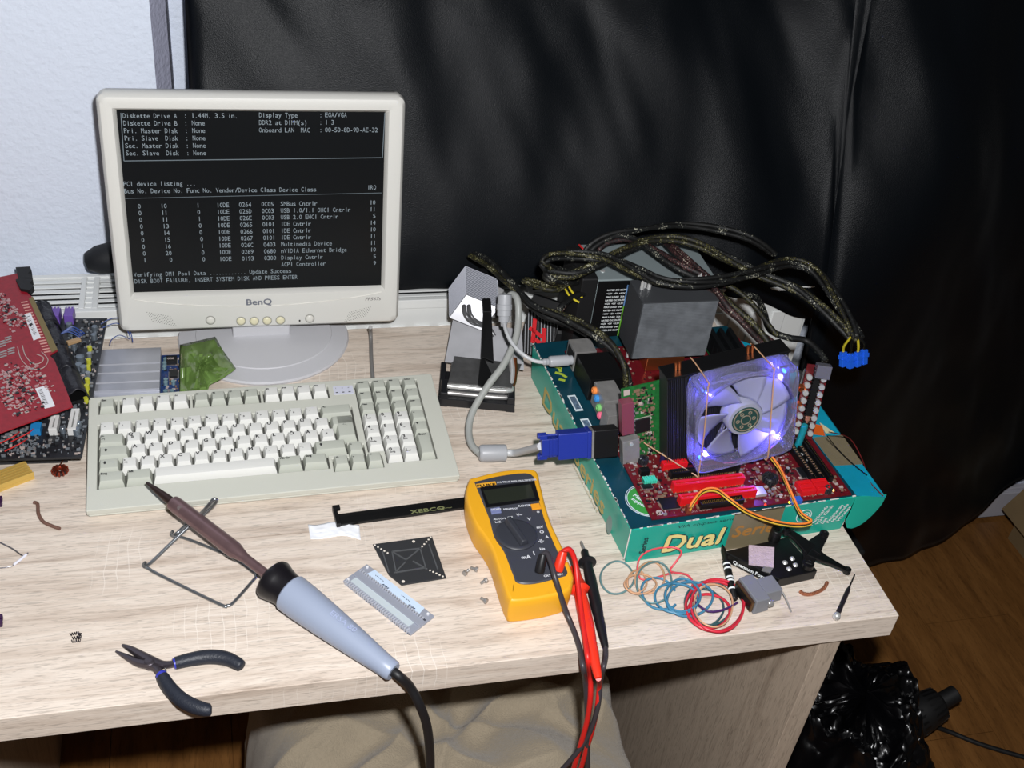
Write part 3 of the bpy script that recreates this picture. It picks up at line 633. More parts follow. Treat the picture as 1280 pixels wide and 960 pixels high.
mb.box(x - .0075, x + .0075, y - .003, y + .003, 0, .0045); mb.out('jumper_block', mat('jumper_mint', (70, 200, 170), .4), brd)
gbox(806, 586, .011, .007, .008, 'jumper_block', M_blk); gbox(948, 613, .016, .013, .004, 'chip', mat('chip_silver', (205, 208, 214), .3, metal=.5))
# coils
for px, py, r in ((963, 598, .0085), (804, 575, .0055), (1035, 612, .0045)):
    x, y = g(px, py, .004); mb = MB(GM @ T(x, y, 0)); mb.lathe([(r, 0), (r, .006), (r * .8, .0075), (r * .45, .0072), (r * .35, .004)], 20); c = mb.out('coil', mat('coil_black', (26, 26, 30), .35), brd, smooth=40)
    mb = MB(GM @ T(x, y, 0))
    for i in range(16):
        a = i * PI / 8; mb.tube([(r * 1.03 * math.cos(a), r * 1.03 * math.sin(a), .0005), (r * 1.03 * math.cos(a), r * 1.03 * math.sin(a), .0062), (r * .8 * math.cos(a), r * .8 * math.sin(a), .0082), (r * .4 * math.cos(a), r * .4 * math.sin(a), .0078)], .0005, 5, 2)
    mb.out('winding', mat('winding_grey', (60, 62, 66), .3, metal=.5), c)
def can(px, py, r, h, m, M=None, top=None):
    x, y = g(px, py, h); mb = MB(GM @ T(x, y, 0)); mb.lathe([(r, 0), (r, h * .92), (r * .9, h)], 14); c = mb.out('capacitor', m, brd, smooth=40)
    mb = MB(GM @ T(x, y, h)); mb.cyl(0, 0, 0, .0003, r * .85, 14); mb.out('capacitor_top', top or M_sil, c)
M_capb = mat('cap_purple', (38, 30, 70), .35); M_capk = mat('cap_black', (18, 18, 22), .35); M_capt = mat('cap_teal', (30, 120, 130), .35)
for px, py in ((820, 556), (830, 568), (836, 556), (845, 570)): can(px, py, .0035, .010, M_capb)
for px, py in ((985, 585), (972, 582), (1002, 568), (1010, 575), (982, 600)): can(px, py, .0025, .006, M_capk)
(xa, ya) = g(1001, 621); 
for i in range(2):
    mb = MB(GM); mb.plate(xa + i * .0195, xa + .018 + i * .0195, ya, ya + .0175, .004, .008, [(xa + .002 + i * .0195, xa + .016 + i * .0195, ya + .003, ya + .005), (xa + .002 + i * .0195, xa + .016 + i * .0195, ya + .011, ya + .013)]); mb.box(xa + i * .0195, xa + .018 + i * .0195, ya, ya + .0175, 0, .0045); mb.out('data_socket', M_redp, brd, bevel=.0003)
gbox(996, 623, .012, .007, .006, 'header', mat('plug_blue', (50, 96, 190), .4)); gbox(1036, 606, .006, .006, .005, 'header', mat('header_green', (40, 70, 50), .5))
for px, py, nm, c in ((957, 630, 'red_light', (255, 50, 30)), (987, 627, 'yellow_light', (240, 220, 60)), (1042, 612, 'amber_light', (250, 200, 110))):
    x, y = g(px, py, .002); mb = MB(GM @ T(x, y, .0002)); mb.lathe([(.0012, 0), (.0012, .001), (.0008, .0018), (.0002, .002)], 8); mb.out('status_light', mat(nm, c, .4, emit=2.5), brd)
# long black memory slots along the right edge
(xa, ya) = g(1052, 613)
for i in range(3): slot(min(xa, .241) - .004 - i * .010, .022, .138, M_blk, .008, .0065, 'memory_slot', .55, along='y')
mb = MB(GM)
for i in range(2):
    for j in range(34): mb.box(.216 - i * .010, .2185 - i * .010, .03 + j * .0038, .0316 + j * .0038, .0082, .0086)
mb.out('socket_marks', M_tan, brd, kind='stuff')
put = MB(GM); put_text(put, 'SATA1  SATA2', T(.185, .0045, .0002), .0055, 1.1, bold=.0001); put_text(put, 'PCI 1', T(.10, .002, .0002), .004); put_text(put, 'FDC1  IDE  JFP1', T(.045, .0022, .0002), .004)
put.cyl(.012, .008, -.0001, .0002, .004, 16); put.out('board_print', M_wsilk, brd)
mb = MB(GM); mb.cyl(.012, .008, .0001, .0004, .0022, 14); mb.out('screw_hole', M_blk2, brd)
# hundreds of soldered parts
def smd(root, M, rects, n, avoid, seed, name='small_components', hmax=.0016, first=None):
    rnd = random.Random(seed); gs = [MB(M) for _ in range(4)]
    for _ in range(n):
        x0, x1, y0, y1 = rnd.choice(rects); x = rnd.uniform(x0, x1); y = rnd.uniform(y0, y1)
        if any(a - .001 < x < b + .001 and c - .001 < y < d + .001 for a, b, c, d in avoid): continue
        w, d_ = rnd.choice(((.0010, .0020), (.0020, .0010), (.0012, .0026), (.003, .0012), (.0028, .0028), (.004, .003))); k = rnd.choice((0, 0, 0, 1, 1, 2, 3))
        gs[k].box(x - w / 2, x + w / 2, y - d_ / 2, y + d_ / 2, 0, rnd.uniform(.0004, hmax))
    for q_, m_, nn in zip(gs, (first or M_tan, M_ch, M_tin, M_wsilk), ('grey' if first else 'tan', 'black', 'silver', 'white')):
        if q_.v: q_.out(name, m_, root, kind='stuff', label=nn + ' surface mounted components')
smd(brd, GM, [(.004, .24, .004, .045), (.004, .07, .004, .15), (.11, .20, .01, .1), (.0, .24, .1, .3)], 1300, [], 3)
# rear sockets block along the left edge
def gl(px, py, h): return g(px, py, h)
def ioblock(y0, y1, h, x1, name, m, x0=-.004):
    mb = MB(GM); mb.box(x0, x1, y0, y1, 0, h); return mb.out(name, m, brd, bevel=.0004)
a_ = ioblock(.262, .290, .029, .024, 'mouse_keyboard_socket', M_tin)
b_ = ioblock(.205, .258, .030, .040, 'black_socket_cover', M_blk)
c_ = ioblock(.163, .201, .031, .024, 'audio_socket', M_tin, -.001)
d_ = ioblock(.140, .160, .028, .020, 'network_socket', M_tin)
for y0, y1, z0, z1 in ((.266, .286, .004, .025),): mb = MB(GM); mb.box(-.0046, -.0038, y0, y1, z0, z1); mb.out('socket_mouth', M_blk2, a_)
for i, (c, y, z) in enumerate((((236, 140, 70), .193, .024), ((60, 140, 210), .183, .020), ((120, 190, 110), .173, .014), ((232, 110, 140), .166, .008))):
    mb = MB(GM @ T(-.001, y, z) @ RY(-PI / 2)); mb.lathe([(.0046, 0), (.0046, .003), (.0034, .0042), (.0018, .0042), (.0018, .001)], 16); mb.out('audio_jack', mat('jack_%d' % i, c, .35), c_, smooth=40)

# ================================================================== GRAPHICS CARD with fan
P00 = Vector((-.191, .171, .070)); P10 = Vector((-.072, .178, .090)); P01 = Vector((-.213, .181, .190))
FM = frame(P00, P10 - P00, P01 - P00); FS = .12
vga = thing('graphics_card', 'green graphics card standing upright with a black finned cooler', 'graphics card', FM @ T(.05, 0, -.06))
PC0, PC1, PB, PTt = -.064, .125, -.012, .100
mb = MB(FM); mb.box(PC0, PC1, PB, PTt, -.0550, -.0534); mb.out('card_board', M_pcbg, vga)
mb = MB(FM); mb.box(-.02, .075, PB - .008, PB, -.0550, -.0534); mb.out('edge_connector', M_au, vga)
mb = MB(FM); mb.box(-.0205, .122, -.004, .118, -.0515, -.0485); k = -.0205
while k < .121: mb.box(k, k + .0007, -.004, .118, -.0485, -.0285); k += .0022
mb.out('finned_cooler', mat('cooler_black', (40, 40, 44), .45, metal=.2), vga)
for y0 in (.1165, -.007): mb = MB(FM); mb.box(-.0215, .123, y0, y0 + .003, -.053, -.027); mb.out('cooler_cover', M_blk, vga, bevel=.0008)
smd(vga, FM @ T(0, 0, -.0534), [(PC0 + .012, -.026, PB + .004, PTt - .004)], 260, [(-.056, -.034, .035, .058)], 5)
chip(vga, FM @ T(0, 0, -.0534), -.050, -.032, .036, .054, .0022)
mb = MB(FM @ T(0, 0, -.0534)); mb.ring(.014, .0148, 0, .0004, 4, T(-.041, .045, 0) @ RZ(PI / 4)); mb.cbox(PC0 + .006, PTt - .006, .0003, .007, .007, .0006); mb.out('board_print', M_wsilk, vga)
mb = MB(FM); mb.box(PC0 - .004, PC0 + .010, .045, .088, -.0534, -.042); mb.out('purple_socket', mat('socket_maroon', (120, 60, 74), .4), vga, bevel=.0006)
mb = MB(FM)
for i in range(6): mb.box(PC0 + .0105, PC0 + .0112, .048 + i * .0065, .050 + i * .0065, -.048, -.0418)
mb.out('socket_contacts', M_tin, vga)
mb = MB(FM); mb.box(PC0 - .004, PC0 + .016, -.002, .036, -.0534, -.042); mb.out('silver_socket', M_tin, vga, bevel=.0005)
for y in (.003, .031): mb = MB(FM @ T(PC0 + .006, y, -.042)); mb.cyl(0, 0, 0, .0012, .0022, 10); mb.out('screw', M_sil, vga)
mb = MB(FM)
for x in (-.006, -.002, .078, .083): mb.cyl(x, -.040, .1195, .129, .0018, 8, M=Matrix(((1, 0, 0, 0), (0, 0, 1, 0), (0, 1, 0, 0), (0, 0, 0, 1))))
mb.out('pipe_end', M_cu, vga)

M_acr = mat('clear_acrylic', (216, 216, 244), .04, trans=.88, ior=1.22); M_bl = mat('frosted_blade', (190, 192, 222), .28, trans=.6, ior=1.12)
M_led = mat('led_blue', (40, 90, 255), .3, emit=14)
fan = thing('case_fan', 'clear case fan lit by blue lights and tied to the black finned cooler', 'fan', FM @ T(.06, 0, -.0125))
mb = MB(FM); N = 48
def sq(a, R_):   # rounded square contour at angle a
    c, s_ = math.cos(a), math.sin(a); p = 12; return R_ / (abs(c) ** p + abs(s_) ** p) ** (1 / p)
for z0, z1 in ((-.0035, 0), (-.025, -.0215)):
    vs = []
    for i in range(N):
        a = 2 * PI * i / N; R_ = sq(a, .060)
        for rr, z in ((R_, z0), (R_, z1), (.0575, z1), (.0575, z0)): vs.append((.06 + rr * math.cos(a), .06 + rr * math.sin(a), z))
    mb.add(vs, [(4 * i + j, 4 * ((i + 1) % N) + j, 4 * ((i + 1) % N) + (j + 1) % 4, 4 * i + (j + 1) % 4) for i in range(N) for j in range(4)])
mb.ring(.0572, .0590, -.0215, -.0035, 48, T(.06, .06, 0))
mb.out('frame', M_acr, fan, smooth=40)
for i in range(4):
    x, y = .0075 + (i % 2) * .105, .0075 + (i // 2) * .105; mb = MB(FM); mb.ring(.0022, .0045, -.0215, -.0035, 14, T(x, y, 0)); mb.out('corner_post', M_acr, fan, smooth=40)
mb = MB(FM @ T(.06, .06, 0)); mb.lathe([(.0215, -.022), (.0215, -.005), (.020, -.0025), (.0165, -.0022)], 32); hub = mb.out('hub', mat('hub_clear', (170, 172, 190), .2, trans=.3), fan, smooth=40)
mb = MB(FM @ T(.06, .06, -.0022)); mb.cyl(0, 0, 0, .0004, .0165, 32); st_ = mb.out('hub_sticker', mat('hub_green', (50, 84, 80), .25, metal=.4), hub)
mb = MB(FM @ T(.06, .06, -.0018)); mb.ring(.0135, .015, 0, .0003, 32); mb.ring(.005, .0062, 0, .0003, 24)
for i in range(6): mb.ring(.0012, .0024, 0, .0003, 10, T(.0095 * math.cos(i * PI / 3), .0095 * math.sin(i * PI / 3), 0))
mb.out('hub_emblem', mat('hub_silver', (200, 190, 170), .25, metal=.7), st_)
for i in range(7):
    mb = MB(FM @ T(.06, .06, 0) @ RZ(i * 2 * PI / 7 + .35))
    def bl_(u, v):
        r = .0212 + .0345 * u; a = (v - .5) * (.78 + .12 * u) + u * .30; return (r * math.cos(a), r * math.sin(a), -.006 - .012 * v - .001 * u)
    mb.sheet(bl_, 8, 8); mb.out('blade', M_bl, fan, smooth=60, solid=.0011)
for i in range(4):
    mb = MB(FM); a = PI / 4 + i * PI / 2; c = Vector((.06, .06, -.0232)); mb.bar(c + Vector((.02 * math.cos(a), .02 * math.sin(a), 0)), c + Vector((.058 * math.cos(a + .25), .058 * math.sin(a + .25), 0)), .004, .002); mb.out('strut', M_acr, fan)
for x, y in ((.0115, .0145), (.107, .107), (.104, .020), (.014, .106)):
    mb = MB(FM @ T(x, y, -.012)); mb.lathe([(.0002, -.0035), (.0016, -.0025), (.0018, .0), (.0016, .0025), (.0002, .0035)], 10, cap=False); mb.out('light', M_led, fan, smooth=60)
    l_ = D.lights.new('fan_light', 'POINT'); l_.energy = .20; l_.color = (.16, .12, 1); l_.shadow_soft_size = .004
    lo_ = D.objects.new('fan_light', l_); COL.objects.link(lo_); lo_.location = FM @ Vector((x + (.06 - x) * .12, y + (.06 - y) * .12, -.010))
# cords holding the fan on
M_cord = mat('tan_cord', (186, 146, 112), .6)
def F(x, y, z): return FM @ Vector((x, y, z))
for pts, lb in (([F(.0165, .1205, -.054), F(.0165, .1215, -.04), F(.0145, .1215, -.001), F(.013, .118, .001), F(.010, .06, .0012), F(.004, .002, .0012), F(.0035, -.004, -.006), F(-.04, .022, -.050)], 'tan cord tied round the left side of the clear fan'),
                ([F(.088, .1205, -.054), F(.0885, .1215, -.04), F(.0885, .1215, -.001), F(.0885, .118, .001), F(.0885, .06, .0012), F(.088, .002, .0012), F(.087, -.004, -.006)], 'tan cord tied round the right side of the clear fan')):
    mb = MB(); mb.tube(pts, .0008, 6, 3); o = mb.out('cord', M_cord, smooth=60); tag(o, lb, 'cord')

# ================================================================== TOWER COOLER, MEMORY, SUPPLY
TX0, TX1, TY0, TY1, TZ0, TZ1 = -.2075, -.1045, .370, .420, .085, .167
M_alu = mat('fin_aluminium', (128, 132, 137), .5, metal=.3, var=.3, vscale=60)
cpu = thing('processor_cooler', 'grey aluminium tower cooler with stacked fins on the mainboard', 'cooler', T(-.156, .395, GZ))
mb = MB(); z = TZ0
while z < TZ1 - .001:
    mb.box(TX0 + .0045, TX1 - .002, TY0, TY1, z, z + .0006); z += .0016
mb.out('fin_stack', M_alu, cpu, kind='stuff')
mb = MB(); mb.box(TX0 + .0055, TX1 - .0035, TY0 + .0012, TY1 - .0012, TZ0, TZ1 - .0005); mb.out('fin_core', mat('fin_dark', (74, 76, 78), .5, metal=.2), cpu)
mb = MB(); mb.box(TX0 + .004, TX1 - .0018, TY0 - .0003, TY1, TZ1 - .0005, TZ1 + .0006); mb.box(TX0 + .0030, TX0 + .0045, TY0, TY1, TZ0, TZ1); mb.out('top_plate', mat('fin_top', (70, 72, 75), .45, metal=.3), cpu, bevel=.0003)
for x in (-.196, -.1915, -.187, -.125, -.1205, -.116):
    mb = MB(); mb.lathe([(.0024, GZ + .006), (.0026, TZ1 + .010), (.0018, TZ1 + .014), (.0006, TZ1 + .018)], 10, T(x, TY0 + .030 + (.004 if x in (-.1915, -.1205) else 0), 0)); mb.out('heat_pipe', M_sil, cpu, smooth=40)
mb = MB(); mb.box(-.18, -.13, .375, .415, GZ + .0002, GZ + .02); mb.out('base_block', M_cu, cpu, bevel=.001)
M_ram = mat('memory_black', (24, 26, 28), .35, metal=.3)
for i in range(3):
    x0 = -.088 + i * .0125
    r_ = thing('memory_module', ('left', 'middle', 'right')[i] + ' one of three black memory modules standing right of the tower cooler', 'memory module', T(x0, .34, GZ + .008), 'memory modules right of the tower cooler')
    mb = MB(T(x0, .275, GZ + .008)); mb.box(-.0006, .0006, 0, .133, .0005, .022); mb.out('module_board', M_pcbg, r_)
    mb = MB(T(x0, .275, GZ + .008)); mb.box(-.003, -.0008, .004, .129, .006, .032)
    for j in range(10): mb.box(-.0036, -.003, .01 + j * .012, .013 + j * .012, .008, .026)
    mb.box(-.0008, .003, .002, .131, .006, .032); mb.out('heat_spreader', M_ram, r_, bevel=.0004)
psu = thing('power_supply', 'pale grey power supply with a black labelled side behind the tower cooler', 'power supply', T(-.15, .5, 0))
PX0, PX1, PY0, PY1, PZ = -.2290, -.070, .4620, .548, .1415
M_psut = mat('supply_grey', (150, 162, 164), .38, metal=.3)
mb = MB(); mb.box(PX0, PX1, PY0, PY1, 0, PZ); mb.out('housing', M_psut, psu, bevel=.0012)
mb = MB(); mb.box(PX0 + .001, PX1 - .001, PY0 - .0012, PY0, .002, PZ - .002); mb.out('side_label', M_blk, psu)
mb = MB(); mb.box(PX0 - .022, PX0, PY0 - .003, PY1 - .01, 0, PZ + .004); mb.out('end_cover', M_blk2, psu, bevel=.002)
mb = MB(T(0, PY0 - .0013, 0) @ RX(PI / 2))
for i in range(13): put_text(mb, ('RATED DC OUTPUT', '+12V  +5V  +3.3V', 'MAX LOAD  24A  30A')[i % 3], T(PX0 + .014, PZ - .016 - i * .0052, .0004), .0034, 1.0, bold=.0001)
mb.out('label_print', M_wprint, psu)
mb = MB(); mb.box(PX0 + .040, PX0 + .047, PY0 - .0022, PY0 - .001, .02, PZ - .04); mb.out('green_label', mat('label_green', (110, 180, 60), .5, var=.5, vscale=150), psu)
mb = MB(); mb.box(PX0 + .040, PX0 + .047, PY0 - .0022, PY0 - .001, PZ - .04, PZ - .008); mb.out('blue_label', mat('label_blue', (110, 150, 200), .5, var=.3, vscale=150), psu)
mb = MB(); mb.cyl(0, 0, 0, .001, .003, 12, M=T(PX0 + .012, PY0 + .02, PZ)); mb.cyl(0, 0, 0, .001, .003, 12, M=T(PX0 + .012, PY1 - .01, PZ)); mb.out('screw', M_sil, psu)

# ---- braided cable bundles of the supply
def braid(name, c1, c2, sc=620):
    m = mat(name, c1, .6); nt = m.node_tree; N_, L_, B_ = nodes_of(m)
    tc = N_.new('ShaderNodeTexCoord'); v = N_.new('ShaderNodeTexVoronoi'); v.inputs['Scale'].default_value = sc; L_.new(tc.outputs['Object'], v.inputs['Vector'])
    n = N_.new('ShaderNodeTexNoise'); n.inputs['Scale'].default_value = 60; L_.new(tc.outputs['Object'], n.inputs['Vector'])
    ad = N_.new('ShaderNodeMath'); ad.operation = 'MULTIPLY'; L_.new(v.outputs['Distance'], ad.inputs[0]); L_.new(n.outputs['Fac'], ad.inputs[1])
    r = ramp(nt, [(.12, (8, 8, 8)), (.30, c1), (.42, c2), (.56, (170, 168, 150))]); L_.new(ad.outputs[0], r.inputs['Fac']); L_.new(r.outputs[0], B_.inputs['Base Color']); return m  # palest stop paints glints on the sleeve as specks
M_br1 = braid('braid_olive', (26, 25, 12), (84, 80, 34)); M_br2 = braid('braid_black', (11, 12, 12), (34, 38, 38)); M_br3 = braid('braid_red', (40, 22, 22), (84, 44, 46))
def cable(pts, r, m, lb, strands=1, off=0, group='braided supply cables'):
    t_ = thing('supply_cable', lb, 'cable', T(*at(*pts[0])), group)
    P = smooth_path(path(pts), 5)
    for k in range(strands):
        Q = []
        for i, p in enumerate(P):
            a = i * .16 + k * 2 * PI / strands; tt = (P[min(i + 1, len(P) - 1)] - P[max(i - 1, 0)]).normalized(); n1 = tt.cross(Vector((0, 0, 1))).normalized(); n2 = tt.cross(n1)
            Q.append(p + (n1 * math.cos(a) + n2 * math.sin(a)) * off)
        mb = MB(); mb.tube(Q, r, 8, 1); mb.out('braided_sleeve' if strands > 1 else 'sleeve', m if not isinstance(m, list) else m[k % len(m)], t_, smooth=60)
    return t_
cable([(735, 336, .13), (712, 340, .14), (690, 338, .16), (680, 330, .175), (690, 321, .18), (725, 319, .18), (760, 323, .185), (795, 338, .19), (830, 352, .192), (880, 353, .194), (935, 343, .192), (985, 328, .19), (1020, 340, .186), (1048, 378, .175), (1066, 408, .165), (1074, 424, .16)], .0028, [M_br2, M_br1, M_br2], 'thick dark braided cable looping over the tower cooler to the right blue plugs', 4, .0046)
cable([(735, 345, .12), (712, 352, .14), (692, 350, .155), (684, 342, .16), (715, 343, .165), (745, 332, .17), (775, 315, .178), (805, 303, .182), (840, 299, .184), (875, 306, .184), (910, 324, .182), (950, 343, .180), (995, 361, .176), (1030, 388, .168), (1052, 408, .160), (1063, 420, .155)], .0034, [M_br1, M_br2, M_br1], 'olive braided cable arching above the tower cooler to the left blue plugs', 3, .0036)
cable([(590, 318, .115), (612, 330, .12), (640, 356, .122), (668, 382, .122), (705, 396, .125), (740, 414, .125), (765, 434, .118), (781, 458, .105), (785, 485, .080)], .0036, [M_br1, M_br2], 'olive braided cable running down from the curtain to the green card', 2, .0036)
cable([(603, 324, .10), (636, 354, .105), (676, 392, .105), (708, 404, .105), (735, 418, .10)], .0046, M_br2, 'plain black braided cable below the olive one', 1)
cable([(728, 322, .15), (742, 306, .165), (765, 294, .175), (800, 287, .178), (850, 281, .175), (900, 287, .172), (940, 299, .165), (968, 318, .145)], .0032, M_br2, 'black braided cable forming the highest arch behind the supply', 2, .003)
cable([(742, 330, .14), (748, 308, .155), (768, 298, .17), (795, 300, .178), (822, 316, .18), (850, 334, .178), (880, 348, .17), (905, 358, .16)], .0036, [M_br3, M_br2], 'brown braided cable curling down across the pale supply top', 2, .0034)
cable([(830, 300, .17), (850, 318, .175), (870, 335, .172), (890, 350, .168)], .0030, M_br3, 'short brown braided cable beside the supply top', 2, .0028)
cable([(875, 348, .17), (893, 364, .168), (912, 385, .16), (935, 405, .148), (955, 424, .135), (968, 436, .128)], .0040, [M_br3, M_br1, M_br3], 'reddish braided cable running down right of the tower cooler', 3, .0046)
cable([(900, 352, .165), (925, 366, .158), (945, 385, .148), (960, 405, .138), (972, 420, .13)], .0034, M_br1, 'thin olive braided cable above the reddish one', 1)
cable([(925, 368, .11), (945, 372, .115), (955, 390, .12), (962, 412, .12), (985, 422, .118), (1008, 426, .115), (1024, 440, .112), (1032, 452, .108)], .0042, M_br2, 'black cable bending round to the riser board top', 1)
cable([(740, 362, .12), (715, 372, .12), (700, 388, .115), (702, 402, .10), (722, 408, .08), (738, 400, .06)], .0042, [M_br3, M_br2], 'brown braided cable curling at the left end of the supply', 2, .0038)
cable([(655, 350, .13), (690, 360, .135), (712, 352, .135), (738, 350, .13)], .0034, M_br1, 'olive braided stub entering the left end of the supply', 2, .003)
mb = MB(); mb.tube(path([(708, 352, .13), (716, 366, .125), (728, 372, .12)]), .0012, 6); mb.tube(path([(703, 354, .13), (712, 370, .125), (724, 378, .12)]), .0012, 6)
o = mb.out('supply_wire', mat('wire_yellow', (214, 196, 50), .4), smooth=60); tag(o, 'pair of bare yellow wires near the left end of the supply', 'wire')
mb = MB(); mb.tube(path([(724, 306, .155), (730, 312, .155), (738, 318, .15)]), .0012, 6); o = mb.out('supply_wire', mat('wire_red', (190, 40, 40), .4), smooth=60); tag(o, 'short red wire at the top left of the cable tangle', 'wire')
# black round cable tie roll under the bundle
q = at(699, 410, .03); mb = MB(T(q.x, q.y, .002)); mb.lathe([(.014, 0), (.017, .003), (.017, .03), (.014, .033)], 24); o = mb.out('cable_roll', M_blk2, smooth=40); tag(o, 'black round plastic cap standing behind the teal carton', 'cap')
# blue plugs
M_plug = mat('plug_blue2', (28, 88, 200), .35)
for i, (px, py, z, dx) in enumerate(((1054, 447, .150, 0), (1063, 449, .151, 0), (1072, 447, .153, 0), (1080, 444, .155, 0))):
    q = at(px, py, z); Mx = T(*q) @ RZ(.3) @ RX(-.35)
    t_ = thing('crimp_plug', ('first', 'second', 'third', 'rightmost')[i] + ' from the left of four blue crimp plugs above the riser board', 'plug', Mx, 'blue crimp plugs')
    mb = MB(Mx); mb.box(-.0035, .0035, -.003, .003, -.011, .007); mb.box(-.0045, .0045, -.004, .004, -.002, .003); mb.out('plug_body', M_plug, t_, bevel=.0005)
    mb = MB(); mb.tube([Mx @ Vector((0, 0, .006)), at(px + 1, py - 14, z + .004), at((1063, 1066, 1072, 1074)[i], 422, z + .004)], .0016, 6); mb.out('wire', mat('wire_yellow', (214, 196, 50), .4) if i in (0, 2) else M_blk, t_, smooth=60)
# riser board
ra, rb = at(1001, 548, .064), at(1049, 464, .150); wd = (at(1057, 466, .150) - at(1029, 462, .150))
RM = frame(ra, wd, rb - ra); L = (rb - ra).length
ris = thing('riser_board', 'small dark red board with two rows of silver capacitors standing right of the fan', 'circuit board', T(*ra))
mb = MB(RM); mb.box(-.013, .013, 0, L, -.0016, 0); mb.out('board', mat('pcb_darkred', (84, 18, 22), .35, var=.3, vscale=200), ris)
for r in range(2):
    for i in range(8):
        mb = MB(RM @ T(-.0085 + r * .0165, .010 + i * .0098, 0)); mb.lathe([(.0032, 0), (.0036, .001), (.0036, .0065), (.003, .0072), (.0012, .0072)], 12); mb.out('capacitor', M_sil, ris, smooth=40)
mb = MB(RM); mb.box(-.003, .0035, .008, L - .016, 0, .006); 
for i in range(22): mb.box(-.0045, .005, .009 + i * .0038, .0105 + i * .0038, 0, .0066)
mb.out('pin_socket', M_blk, ris)
mb = MB(RM); mb.box(-.004, .013, L - .012, L + .004, .0, .012); mb.out('clear_plug', mat('plug_smoke', (120, 120, 130), .2, trans=.4), ris, bevel=.0008)
for i in range(3): mb = MB(RM @ T(-.014, .02 + i * .022, .003)); mb.ring(.003, .0055, -.002, .002, 16, RX(.6)); mb.out('copper_coil', M_cu, ris)
for px, py, c, r in ((1018, 470, (60, 120, 60), .003), (1008, 463, (150, 150, 150), .0035), (1026, 480, (20, 90, 190), .004), (1000, 466, (60, 60, 60), .004), (1012, 500, (40, 160, 160), .004), (1010, 520, (160, 110, 90), .004), (1006, 532, (30, 140, 150), .004)):
    x, y = g(px, py, .035); mb = MB(GM @ T(x, y, 0)); mb.lathe([(r, 0), (r, .034), (r * .85, .036)], 12); mb.out('capacitor', mat('cap_%d%d' % (px, py), c, .35, metal=.2), brd, smooth=40)
mb = MB(); mb.tube(path([(1036, 540, .10), (1062, 548, .07), (1078, 575, .05), (1086, 600, .05), (1098, 614, .055), (1104, 620, .052)]), .0006, 5); o = mb.out('hair_wire', mat('wire_dark_red', (96, 26, 26), .4), smooth=60); tag(o, 'thin dark red wire hanging from the riser board over the blue flap, outer one', 'wire')
mb = MB(); mb.tube(path([(1034, 545, .09), (1046, 560, .065), (1064, 578, .06), (1084, 594, .057)]), .0006, 5); o = mb.out('hair_wire', M_blk, smooth=60); tag(o, 'thin black wire lying across the blue flap', 'wire')
# fan lead
t_ = thing('fan_lead', 'three coloured fan wires looping over the front of the teal carton', 'cable', T(*at(964, 571, .08)))
for k, (nm, c) in enumerate((('wire_orange', (236, 130, 50)), ('wire_black', (20, 18, 18)), ('wire_yellow2', (222, 180, 60)))):
    mb = MB(); mb.tube([p + Vector((0, -.0006 * k, .0013 * (1 - k))) for p in path([(964, 571, .082), (976, 588, .078), (988, 615, .074), (1000, 640, .066), (1014, 652, .062), (998, 656, .060), (968, 652, .062), (935, 640, .068), (912, 624, .078), (895, 612, .084), (878, 614, .082), (866, 628, .074), (862, 636, .068)])], .0013, 6); mb.out('wire', mat(nm, c, .4), t_, smooth=60)
q = at(861, 636, .066); mb = MB(); mb.cbox(q.x, q.y, .0655, .006, .006, .010); mb.out('plug', mat('plug_brown', (120, 50, 34), .5), t_, bevel=.0004)

# ================================================================== COOLER AND COVER LEFT OF THE CARTON
CM = T(-.434, .404, 0) @ RZ(math.radians(-13))
M_shin = mat('polished_plate', (196, 196, 200), .2, metal=.25, var=.12, vscale=30); M_smoke = mat('block_grey', (100, 100, 102), .3, metal=.3)  # pale, barely metallic plate colour stands in for its bright reflection
hpc = thing('heat_pipe_cooler', 'black framed heat pipe cooler with shiny plate standing between keyboard and carton', 'cooler', CM @ T(.05, .05, 0))
mb = MB(CM); mb.box(0, .096, 0, .007, 0, .012); mb.box(0, .007, .007, .075, 0, .014); mb.box(.089, .096, .007, .075, 0, .014); mb.box(.007, .089, .007, .07, 0, .003)
mb.frus(-.001, .012, -.001, .03, 0, .002, .011, .002, .03, .020); mb.frus(.085, .097, -.001, .03, 0, .086, .094, .002, .03, .020); mb.out('base_frame', mat('frame_black', (26, 27, 30), .35), hpc, bevel=.0008)
mb = MB(CM); mb.box(.013, .083, .018, .060, .003, .026); 
mb.out('heatsink_block', M_smoke, hpc, bevel=.001)
mb = MB(CM)
for i in range(14): mb.box(.014 + i * .005, .0148 + i * .005, .0165, .018, .004, .025)
mb.out('fin_stack', M_smoke, hpc, kind='stuff')
for z, y in ((.021, .0155), (.012, .013)):
    mb = MB(CM); mb.tube([(.010, y, z), (.082, y, z), (.090, y + .008, z + .002), (.091, y + .03, z + .012), (.088, y + .05, z + .02)], .0034, 10, 5); mb.out('heat_pipe', M_sil if z > .02 else M_tin, hpc, smooth=60)
mb = MB(CM); mb.tube([(.083, .016, .021), (.0925, .026, .024), (.094, .045, .032), (.0925, .060, .040)], .0031, 10, 5); mb.out('copper_pipe', M_cu, hpc, smooth=60)
